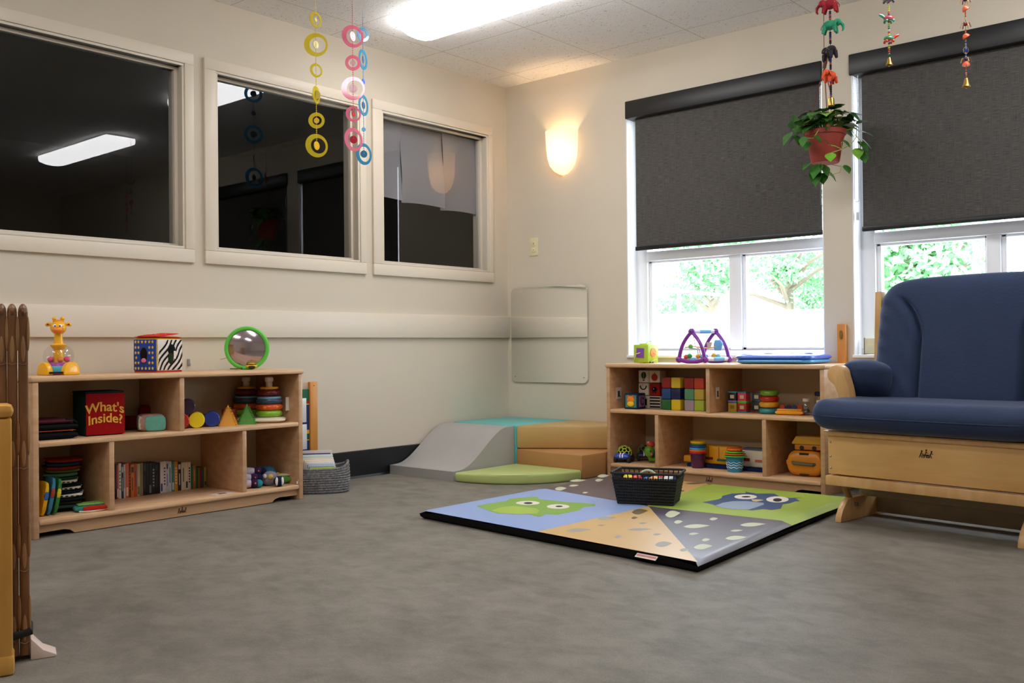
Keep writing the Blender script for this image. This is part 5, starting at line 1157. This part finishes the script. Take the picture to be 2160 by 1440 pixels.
# ---- hanging disc mobiles
def disc_mobile(x,y,label,seq,strc,top):
    """seq: list of (z, R, hole_r, hole_dx, yaw, inner_r, inner_yaw, ring material, dot material)"""
    t=thing('disc_mobile',label,'hanging mobile',(x,y,H),0,'disc mobiles hanging from the ceiling')
    zb=seq[-1][0]-H
    b=B(); b.tube([(0,0,0),(0,0,(top-H))],.0008,strc,5); 
    z=top-H
    while z>zb: b.sph((0,0,z),.0028,strc,6,4); z-=.0085
    b.tube([(0,0,top-H),(0,0,zb)],.0006,strc,4)
    obj('bead_string',b,t,weld=False)
    for z,R,hr,dx,yaw,ir,iy,rm,dm in seq:
        z-=H
        if R:
            n=40; v=[];f=[]
            T=Matrix.Translation((0,0,z))@Matrix.Rotation(yaw,4,'Z')
            for side in (-.0012,.0012):
                for k in range(n): a=2*PI*k/n; v.append((R*math.cos(a),side,R*math.sin(a)))
                for k in range(n): a=2*PI*k/n; v.append((dx+hr*math.cos(a),side,hr*math.sin(a)))
            for k in range(n):
                k2=(k+1)%n
                f+=[(k,k2,n+k2,n+k),(2*n+k,3*n+k,3*n+k2,2*n+k2),(k,2*n+k,2*n+k2,k2),(n+k,n+k2,3*n+k2,3*n+k)]
            b=B(); b.add(v,f,rm,T); o=obj('ring_disc',b,t)
        if ir:
            b=B(); b.cyl((0,0,z),ir,.0025,dm,20,rot=(PI/2,0,iy)); obj('centre_disc',b,t)
    return t
def ac(name,c,a=.75):
    m=bpy.data.materials.new(name); m.use_nodes=True; N,L=m.node_tree.nodes,m.node_tree.links; N.clear(); k=lin(c)
    o=N.new('ShaderNodeOutputMaterial'); tr=N.new('ShaderNodeBsdfTransparent'); df=N.new('ShaderNodeBsdfDiffuse'); tl=N.new('ShaderNodeBsdfTranslucent'); gl=N.new('ShaderNodeBsdfGlossy')
    tr.inputs[0].default_value=(*k,1); df.inputs[0].default_value=(*k,1); tl.inputs[0].default_value=(*k,1); gl.inputs['Roughness'].default_value=.08
    def mx(f,a_,b_): q=N.new('ShaderNodeMixShader'); q.inputs[0].default_value=f; L.new(a_,q.inputs[1]); L.new(b_,q.inputs[2]); return q.outputs[0]
    L.new(mx(.06,mx(1-a,mx(.5,df.outputs[0],tl.outputs[0]),tr.outputs[0]),gl.outputs[0]),o.inputs[0]); return m
YR=ac('yellow_acrylic','f4e63a',.6); YD=mat('dark_yellow_disc','c8b42c',.3); PR=ac('pink_acrylic','fb9dbb',.8); PD=mat('crimson_disc','a81430',.25,coat=.4); BR_=ac('blue_acrylic','5ab8dc',.65); BD=mat('deep_blue_disc','175e84',.25,coat=.4)
VY=math.atan2(.754,-.657)-PI/2 # yaw facing the viewer is YV
FV=YAWV=.7168
D_=4.45; k=D_/2026.2
HX=700
def zpy(py,D): return .7085+ (732+.0093*(1080-HX)-py)/2026.2*D
Yx=(.518,-1.922); 
seq=[(zpy(41,D_),.036,.024,.004,FV+.95,.010,FV+1.2,YR,YD),(zpy(94,D_),.054,.037,.008,FV+.15,.018,FV+1.0,YR,YD),(zpy(148,D_),.032,.022,.003,FV+.7,0,0,YR,YD),(zpy(200,D_),.040,.024,.003,FV+1.35,.020,FV,YR,YD),(zpy(254,D_),.037,.021,.003,FV+.1,.013,FV,YR,mat('yellow_disc','e0b42c',.3)),(zpy(307,D_),.054,.036,.008,FV+.55,.020,FV+1.1,YR,mat('yellow_disc','e0b42c',.3))]
disc_mobile(*Yx,'yellow disc mobile hanging from the ceiling, leftmost of the disc mobiles',seq,mat('yellow_bead','e6c83c',.3),zpy(20,D_))
Pk=(.647,-1.810); D_=4.45
seq=[(zpy(77,D_),.052,.036,.006,FV+.45,.022,FV+1.15,PR,mat('bright_pink_disc','f06a8a',.2)),(zpy(133,D_),.036,.021,.0,FV+.15,.012,FV,PR,PD),(zpy(187,D_),.054,.037,.008,FV+.1,.019,FV+.1,PR,PD),(zpy(241,D_),.036,.025,.003,FV+.4,.012,FV+1.1,PR,mat('red_disc','d8323c',.3)),(zpy(295,D_),.054,.038,.004,FV+.85,.018,FV+.5,PR,PD)]
disc_mobile(*Pk,'pink disc mobile hanging beside the blue one, with crimson centres',seq,mat('pink_bead','e0607e',.3),zpy(10,D_))
Bl=(.422,-1.558); D_=4.78
seq=[(zpy(72,D_),.036,.020,.0,FV+.75,.0,0,BR_,BD),(zpy(125,D_),.050,.034,.0,FV+1.3,.017,FV+1.5,BR_,BD),(zpy(172,D_),0,0,0,0,.013,FV+1.1,BR_,mat('mid_blue_disc','3c6ac8',.3)),(zpy(222,D_),.052,.036,.0,FV+1.25,.018,FV+1.3,BR_,BD),(zpy(273,D_),0,0,0,0,.011,FV+.3,BR_,mat('light_blue_disc','6ab4e0',.3)),(zpy(325,D_),.054,.038,.004,FV+.95,.018,FV+.5,BR_,BD)]
disc_mobile(*Bl,'blue disc mobile turned edge-on behind the pink one',seq,mat('blue_bead','5a9cd0',.3),zpy(36,D_))
# ---- elephant mobile
def elephant(b,z,m,yaw,s=1,T2=None):
    o=b.T; b.T=Matrix.Translation((0,0,z))@Matrix.Rotation(yaw,4,'Z')@Matrix.Scale(s,4)
    b.sph((0,0,0),(.040,.024,.026),m,16,10)
    b.sph((.038,0,.010),(.020,.018,.019),m,12,8)
    b.tube([(.052,0,.006),(.066,0,-.010),(.068,0,-.030),(.062,0,-.040)],[.009,.008,.006,.004],m,8)
    for x,y in ((-.026,-.010),(-.024,.012),(.022,-.011),(.024,.012)): b.tube([(x,y,-.008),(x*1.25,y*1.2,-.032),(x*1.35,y*1.3,-.044)],[.012,.009,.007],m,8)
    for y in (-1,1): b.sph((.028,y*.020,.006),(.013,.004,.020),m,10,8,rot=(y*.4,0,.5*y))
    b.tube([(-.038,0,.006),(-.048,0,-.012),(-.046,0,-.022)],.002,m,5)
    b.T=o
Ex,Ey=2.497,-.793; HX=1860
t=thing('elephant_mobile','string of stuffed fabric elephants with a brass bell hanging by the potted plant','hanging mobile',(Ex,Ey,H),0)
D_=4.0
b=B(); zz=[zpy(8,D_)-H,zpy(52,D_)-H,zpy(106,D_)-H,zpy(158,D_)-H]
def fabric(c,d): return mat('elephant_'+c,c,.8,c2=d,noise=.3,nscale=70)
for i,(z,c,d,yw,s,nm) in enumerate(zip(zz,('a81c30','1f7a5c','2a1c2c','e0582c'),('8c1626','2f9a70','141018','c8401c'),(FV+2.6,FV-.5,FV+1.8,FV+3.7),(.80,.78,.82,.72),('red','green','dark purple','orange'))):
    b=B(); elephant(b,z,fabric(c,d),yw,s)
    for k in range(16): a=rnd.random()*6.28; b.sph((.030*math.cos(a),.022*math.sin(a),z+rnd.uniform(-.012,.018)),.0016,mat('gold_dot','d8c070',.4),5,4)
    obj(nm+'_elephant',b,t)
cs=['1c2450','141820','2c3c8c','181a30','c8502c']
b=B(); z=0; zb=zpy(205,D_)-H; b.tube([(0,0,0),(0,0,zb)],.0012,mat('dark_thread','1c1c28',.8),5)
z=zz[0]+.12
while z>zb:
    if min(abs(z-q) for q in zz)>.026: b.sph((0,0,z),(.0055,.0055,.0042),plastic(cs[int(z*400)%5]),8,6)
    z-=.0072
obj('bead_string',b,t,weld=False)
b=B(); b.lathe([(.0001,.034),(.011,.032),(.013,.026),(.0135,.0),(.012,.0),(.0115,.024),(.0001,.028)],(0,0,zb-.034),BRASS,20); obj('bell',b,t)
# ---- bead and animal mobiles
def beads(b,x0,z0,z1,cols,r=.0042):
    z=z0;i=0
    while z>z1: b.sph((0,0,z),(r,r,r*.85),plastic(cols[i%len(cols)],.2),8,6); z-=r*1.9; i+=1
def bell(b,z,s=1):
    b.lathe([(.0001,0),(.004*s,-.001),(.0065*s,-.008*s),(.0085*s,-.018*s),(.0125*s,-.027*s),(.0135*s,-.029*s),(.0115*s,-.027*s),(.006*s,-.012*s),(.0001,-.004*s)],(0,0,z),BRASS,20); b.sph((0,0,z-.031*s),.0042*s,BRASS,8,6)
def turtle(b,z,shell,skin,s,yaw):
    o=b.T; b.T=Matrix.Translation((0,0,z))@Matrix.Rotation(yaw,4,'Z')@Matrix.Scale(s,4)
    b.sph((0,0,0),(.020,.014,.011),plastic(shell,.25),14,8); b.sph((.0,0,-.006),(.019,.013,.005),plastic(skin,.25),12,6)
    b.tube([(.016,0,.002),(.026,0,.010),(.036,0,.014)],[.005,.006,.004],plastic(skin,.25),8)
    for x in (-.013,.012):
        for y in (-.011,.011): b.sph((x,y,-.011),(.005,.004,.006),plastic(skin,.25),8,6)
    b.sph((.030,-.004,.014),.0018,plastic('f4f0e0'),6,4); b.T=o
D_=3.6
t=thing('bead_mobile','bead string with painted turtles and a brass bell, left of the two bead mobiles','hanging mobile',(2.825,-1.039,H),0,'bead mobiles by the window')
b=B(); zc=lambda p:zpy(p,D_)-H
b.tube([(0,0,0),(0,0,zc(118))],.0008,mat('dark_thread','1c1c28',.8),5)
beads(b,0,zc(-4),zc(34),['c83c6a','141414','c8242c','e0e0d8','c8d82c','c8d82c','e0c83c']); beads(b,0,zc(42),zc(76),['e0e0d8','c8242c','c8d82c','3ca84c','2f7a4c']); beads(b,0,zc(92),zc(117),['4a1a4c','c8d82c','c8d82c','c8242c','c8242c','3ca84c','3ca84c']); obj('bead_string',b,t,weld=False)
b=B(); turtle(b,zc(39),'d8506a','4ea888',1,FV+PI); obj('red_turtle',b,t)
b=B(); turtle(b,zc(82),'3c8a6a','e0482c',1,FV); obj('green_turtle',b,t)
b=B(); turtle(b,zc(-2),'c88a3c','5a5a6a',1,FV+2); obj('grey_turtle',b,t)
b=B(); bell(b,zc(121),1); obj('bell',b,t)
D_=3.5
t=thing('bead_mobile','bead string with orange domes and a brass bell, right of the two bead mobiles','hanging mobile',(3.070,-.951,H),0,'bead mobiles by the window')
b=B(); b.tube([(0,0,0),(0,0,zc(163))],.0008,mat('dark_thread','1c1c28',.8),5)
gd=['c8a06a','d8502c','b87a4c','c8304c','e0b07a']
beads(b,0,zc(10),zc(14),gd,.003); beads(b,0,zc(26),zc(44),gd,.0028); beads(b,0,zc(62),zc(70),gd,.003); beads(b,0,zc(84),zc(128),['8a92b8','c8a06a','2c4a9c','b8b8c8'],.003); beads(b,0,zc(142),zc(162),gd,.003); obj('bead_string',b,t,weld=False)
for p_,tl in ((19,.5),(77,.5),(136,0)):
    b=B(); b.lathe([(.0001,.010),(.007,.008),(.012,.001),(.0135,-.006),(.010,-.006),(.0001,-.002)],(0,0,zc(p_)),plastic('f0521c',.4),16,rot=(tl*.6,-tl,0)); obj('orange_dome',b,t)
def spider(b,z,c,s=1):
    b.sph((0,0,z),(.008,.006,.007),plastic(c),10,6); 
    for k in range(6): a=k*PI/3+.3; b.tube([(0,0,z),(.012*s*math.cos(a),.012*s*math.sin(a),z+.005),(.018*s*math.cos(a),.018*s*math.sin(a),z-.012)],.0018,plastic(['5a1c2c','c8a06a'][k%2]),5)
for p_,c in ((52,'7a1c2c'),(0,'2c2c4c'),(126,'30406c')): b=B(); spider(b,zc(p_),c); obj('beaded_figure',b,t)
b=B(); b.torus((0,0,zc(107)),.009,.0012,STEEL,(PI/2,0,FV),20,6,sy=1.35); b.sph((0,0,zc(107)),(.005,.004,.008),plastic('1c3c9c',.15),10,8); obj('blue_charm',b,t)
b=B(); bell(b,zc(165),1.12); obj('bell',b,t)
# ---- hanging plant
Px,Py=2.231,-.228; zr=1.727
t=thing('hanging_plant','trailing green pothos in a terracotta plastic pot hanging between the windows','potted plant',(Px,Py,1.575),0)
TC=mat('terracotta_plastic','9c4034',.45,noise=.1,nscale=10)
b=B(); b.lathe([(.0001,0),(.062,0),(.066,.006),(.084,.105),(.090,.125),(.090,.130),(.097,.131),(.099,.150),(.096,.153),(.092,.150),(.088,.128),(.06,.01),(.0001,.008)],m=TC,seg=36); obj('pot',b,t)
b=B(); b.cyl((0,0,.135),.088,.01,mat('potting_soil','2c2018',.95),24); obj('soil',b,t)
WM=mat('brown_hanger_plastic','6a3428',.5)
b=B(); hz=2.03-1.575
for k in range(3):
    a=FV+.35+k*2*PI/3; b.tube([(.094*math.cos(a),.094*math.sin(a),.14),(.05*math.cos(a),.05*math.sin(a),.14+(hz-.14)*.5),(0,0,hz)],.0022,WM,6)
    b.sph((.097*math.cos(a),.097*math.sin(a),.155),(.010,.010,.012),TC,8,6)
b.tube([(0,0,hz),(.006,0,hz+.03),(.012,0,hz+.06),(.0,0,hz+.08)],[.008,.010,.008,.004],WM,8); b.tube([(0,0,hz+.07),(0,0,H-1.575)],.0015,WM,6); obj('hanger',b,t)
LEAF=mat('pothos_leaf','3f7a2c',.35,c2='24531c',noise=.3,nscale=30,coat=.3); LEAF2=mat('young_leaf','86b83c',.35,c2='5f9a2c',noise=.2,nscale=30,coat=.3); STEM=mat('pale_stem','9cb04a',.5)
b1=B();b2=B();bs_=B()
R_=random.Random(3)
def leaf(b,p,dirv,s,droop):
    d=Vector(dirv).normalized(); up=Vector((0,0,1)); side=d.cross(up); 
    if side.length<.1: side=Vector((1,0,0))
    side.normalize(); nrm=side.cross(d).normalized()
    n=8; v=[];f=[]
    for i in range(n+1):
        u=i/n; w=s*.46*math.sin(PI*min(1,u**.72))*(1-.25*u)
        if i==0: w=s*.12
        c=Vector(p)+d*(s*u)-nrm*0+Vector((0,0,-droop*s*u*u))
        v+= [tuple(c+side*w+nrm*(.10*w)),tuple(c-nrm*.02*s),tuple(c-side*w+nrm*(.10*w))]
    for i in range(n):
        f+=[(3*i,3*i+1,3*i+4,3*i+3),(3*i+1,3*i+2,3*i+5,3*i+4)]
    th=[(x[0]-nrm.x*.0006,x[1]-nrm.y*.0006,x[2]-nrm.z*.0006) for x in v]
    b.add(v,f); b.add(th,[q[::-1] for q in f])
b1.ms=[LEAF];b2.ms=[LEAF2]
RV=Vector((math.cos(FV),math.sin(FV),0)); TV=Vector((math.sin(FV),-math.cos(FV),0)) # right, toward viewer
def along(pts,n,r=.0016):
    bs_.tube(pts,r,STEM,6)
def L(px,py,dx,dz,s,y=0,young=0,dr=.3,toward=.4):
    """px,py: offsets in the plant's own plane (metres right / up from pot rim centre)"""
    p=RV*px+TV*y+Vector((0,0,.15+py)); d=RV*dx+Vector((0,0,dz))+TV*toward
    b=b2 if young else b1
    o=len(b.v); leaf(b,p,d,s,dr); b.mi[:]=[0]*len(b.f)
# crown
for i in range(84):
    a=R_.random()*2*PI; rr_=R_.uniform(.02,.12); px=rr_*math.cos(a); y=rr_*math.sin(a)
    h=R_.uniform(.0,.105)*(1-abs(px)/.25)
    st=[(RV*px*.4+TV*y*.4+Vector((0,0,.13)))[:],(RV*px*.9+TV*y*.9+Vector((0,0,.17+h)))[:]]
    bs_.tube(st,.0014,STEM,5)
    L(px*.9,.02+h,math.cos(a),R_.uniform(-.5,.6),R_.uniform(.055,.088),y*.9,R_.random()<.12,R_.uniform(.2,.6),math.sin(a)+.3)
for args in ((.02,.075,.7,.2,.075,.03,1,.2,.6),(-.13,.0,-.3,.9,.085,0,0,-.1,.2),(-.12,-.01,-.9,.0,.07,.02,0,.8,.3),(-.17,-.005,-.6,-.7,.07,.02,0,.3,.3),(-.15,-.02,.2,-.8,.05,.03,0,.3,.4),(-.10,-.055,-.3,-.9,.05,.05,0,.2,.5),(-.165,.01,-.2,.6,.05,.03,0,.2,.3),
 (-.13,.02,-.5,.4,.06,.05,0,.3,.5),(.14,.03,.5,.3,.065,.03,0,.4,.4),(.15,-.01,.6,-.2,.07,.05,0,.3,.6),(.15,-.055,.3,-.6,.07,.04,0,.2,.6),(.135,-.09,-.1,-.9,.065,.05,1,.1,.6),(.155,-.10,.1,-.9,.075,.04,0,.1,.6),(.17,-.04,.5,-.5,.06,.02,0,.3,.3),(.11,.04,.2,.9,.05,.03,0,.1,.3)): L(*args)
# trailing vines
def vine(pts,m=None): bs_.tube([(RV*x+TV*y+Vector((0,0,.15+z)))[:] for x,z,y in pts],.0018,STEM,6)
vine([(.09,0,.04),(.13,.005,.06),(.12,-.045,.08),(.085,-.085,.10),(.045,-.105,.105),(-.01,-.122,.10)])
vine([(.045,-.105,.105),(.01,-.09,.108),(-.02,-.085,.11)]); vine([(.045,-.105,.105),(.04,-.075,.11),(.055,-.065,.11)]); vine([(.12,-.03,.07),(.15,-.06,.06),(.15,-.09,.05)])
L(-.045,-.06,.7,-.6,.045,.11,0,.1,.3); L(.05,-.062,.4,-.7,.050,.11,0,.1,.5); L(-.01,-.122,-.2,-.8,.062,.105,1,.0,.6)
vine([(-.05,-.0,.08),(-.085,-.05,.09),(-.12,-.045,.08)]); L(-.075,-.035,.3,-.7,.05,.09,0,.1,.5); L(-.125,-.04,-.3,-.9,.05,.08,0,.2,.4)
vine([(.02,-.155,.0),(.07,-.17,.02),(.06,-.20,.03),(.0,-.215,.02),(-.04,-.19,.01)]); vine([(.0,-.155,.0),(-.05,-.165,.02),(-.07,-.19,.03)])
for a in ((-.045,-.16,-.5,-.8,.085,.04,0,.2,.5),(-.06,-.19,-.1,-.95,.08,.03,0,.1,.4),(-.03,-.165,.2,-.8,.07,.05,0,.1,.5),(.0,-.19,.5,-.8,.065,.03,0,.1,.4),(-.02,-.20,-.1,-.9,.06,.02,0,.1,.4),(.085,-.165,.2,-.9,.055,.03,0,.0,.5),(-.08,-.15,-.7,-.5,.06,.02,0,.2,.4)): L(*a)
obj('foliage',b1,t,smooth=60,weld=False); obj('young_leaves',b2,t,smooth=60,weld=False); obj('stems',bs_,t,weld=False)
# ---- outside
struct('ground',B().bb(-25,30,.3,45,-.35,-.30),mat('pale_paving','c8c6c0',.8,noise=.1,nscale=2),0)
FW=mat('white_fence','e4e6ea',.6,noise=.04,nscale=3)
b=B()
for i in range(60): x=-14+i*.4; b.bb(x,x+.385,12.0,12.03,-.3,1.35,FW)
b.bb(-14,10,12.03,12.08,.1,.2,FW); b.bb(-14,10,12.03,12.08,1.0,1.1,FW)
solo('board_fence',b,'pale board fence across the yard outside the windows','fence',weld=False)
GM=mat('galvanised_grey','b0a8ac',.5)
for (x,y,h,lab) in ((-1.264,4.2,1.31,'slim grey fence post seen through the left part of the left window'),(-.682,4.2,1.25,'grey chain-wrapped fence post seen beside the window mullion')):
    t=thing('fence_post',lab,'fence post',(x,y,-.3)); b=B(); b.cyl((0,0,(h+.3)/2),.022,h+.3,GM,10); obj('post',b,t)
b=B(); b.tube([(-1.55,4.2,1.335),(-.60,4.2,1.20)],.018,GM,8); solo('fence_rail',b,'thin horizontal rail joining the outdoor fence posts','rail')
BARK=mat('bark','8c8070',.9); 
LF=mat('outdoor_leaf','8fc48f',.6)
def tree(x,y,h,cr,label,seed,n=3500,zoff=0):
    R=random.Random(seed); t=thing('tree',label,'tree',(x,y,-.3),0,'trees outside the windows')
    b=B(); b.tube([(0,0,0),(.05,0,h*.3),(.0,.1,h*.6),(.1,0,h*.8)],[.16,.13,.09,.05],BARK,8); obj('trunk',b,t)
    b=B()
    for k in range(7): a=R.random()*6.28; l=cr*R.uniform(.6,.9); b.tube([(0,0,h*.38+k*.12),(l*.4*math.cos(a),l*.4*math.sin(a),h*.42+k*.2+.1),(l*math.cos(a),l*math.sin(a),h*.45+k*.3)],[.07,.045,.015],BARK,6)
    obj('branches',b,t)
    b=B(); v=[];f=[]
    cl=[(R.gauss(0,cr*.45),R.gauss(0,cr*.45),h*.62+R.gauss(0,h*.16),R.uniform(.35,.75)) for _ in range(22)]
    for i in range(n):
        c=R.choice(cl); p=Vector((c[0]+R.gauss(0,c[3]*.55),c[1]+R.gauss(0,c[3]*.55),c[2]+R.gauss(0,c[3]*.4)))
        s=R.uniform(.04,.085); u=Vector((R.gauss(0,1),R.gauss(0,1),R.gauss(0,1))).normalized(); w=u.orthogonal().normalized()
        o=len(v); v+=[tuple(p+u*s),tuple(p+w*s*.5),tuple(p-u*s),tuple(p-w*s*.5)]; f.append((o,o+1,o+2,o+3))
    b.add(v,f,LF); obj('crown',b,t,smooth=0,weld=False)
tree(-6.66,14.5,4.6,1.5,'leafy tree beyond the fence, left of the left window\'s mullion',11,9000)
tree(-6.72,18.5,5.2,2.6,'wide leafy tree beyond the fence, filling the right pane of the left window',5,20000)
tree(-0.31,9.0,3.5,1.2,'nearest leafy tree with a low branch, seen in the window behind the glider',8,7000)
# ---- world, camera, settings
W_=bpy.data.worlds.new('World'); S.world=W_; W_.use_nodes=True; bg=W_.node_tree.nodes['Background']; bg.inputs[0].default_value=(.80,.90,1,1); bg.inputs[1].default_value=WORLD
cam=bpy.data.cameras.new('Camera'); co=bpy.data.objects.new('Camera',cam); COL.objects.link(co)
cam.sensor_width=36; cam.lens=36*2026.2/2160; cam.clip_start=.05; cam.clip_end=200
YAW,PIT,ROL=.7168,.0059,-.0093
Fw=Vector((-math.sin(YAW)*math.cos(PIT),math.cos(YAW)*math.cos(PIT),math.sin(PIT))); R0=Vector((math.cos(YAW),math.sin(YAW),0)); U0=R0.cross(Fw)
R2=math.cos(ROL)*R0+math.sin(ROL)*U0; U2=-math.sin(ROL)*R0+math.cos(ROL)*U0
co.matrix_world=Matrix(((R2.x,U2.x,-Fw.x,4.1126),(R2.y,U2.y,-Fw.y,-4.6830),(R2.z,U2.z,-Fw.z,.7085),(0,0,0,1)))
S.camera=co
cy=S.cycles
try:
    cy.use_denoising=True; cy.denoiser='OPENIMAGEDENOISE'; cy.max_bounces=12; cy.diffuse_bounces=8; cy.glossy_bounces=4; cy.transmission_bounces=6; cy.transparent_max_bounces=16; cy.caustics_reflective=False; cy.caustics_refractive=False; cy.sample_clamp_indirect=6; cy.use_adaptive_sampling=True; cy.adaptive_threshold=.03
except Exception: pass
vs=S.view_settings; vs.view_transform='Standard'; vs.look='None'; vs.gamma=1; vs.exposure=EXPO; vs.use_curve_mapping=False
bpy.context.view_layer.update()
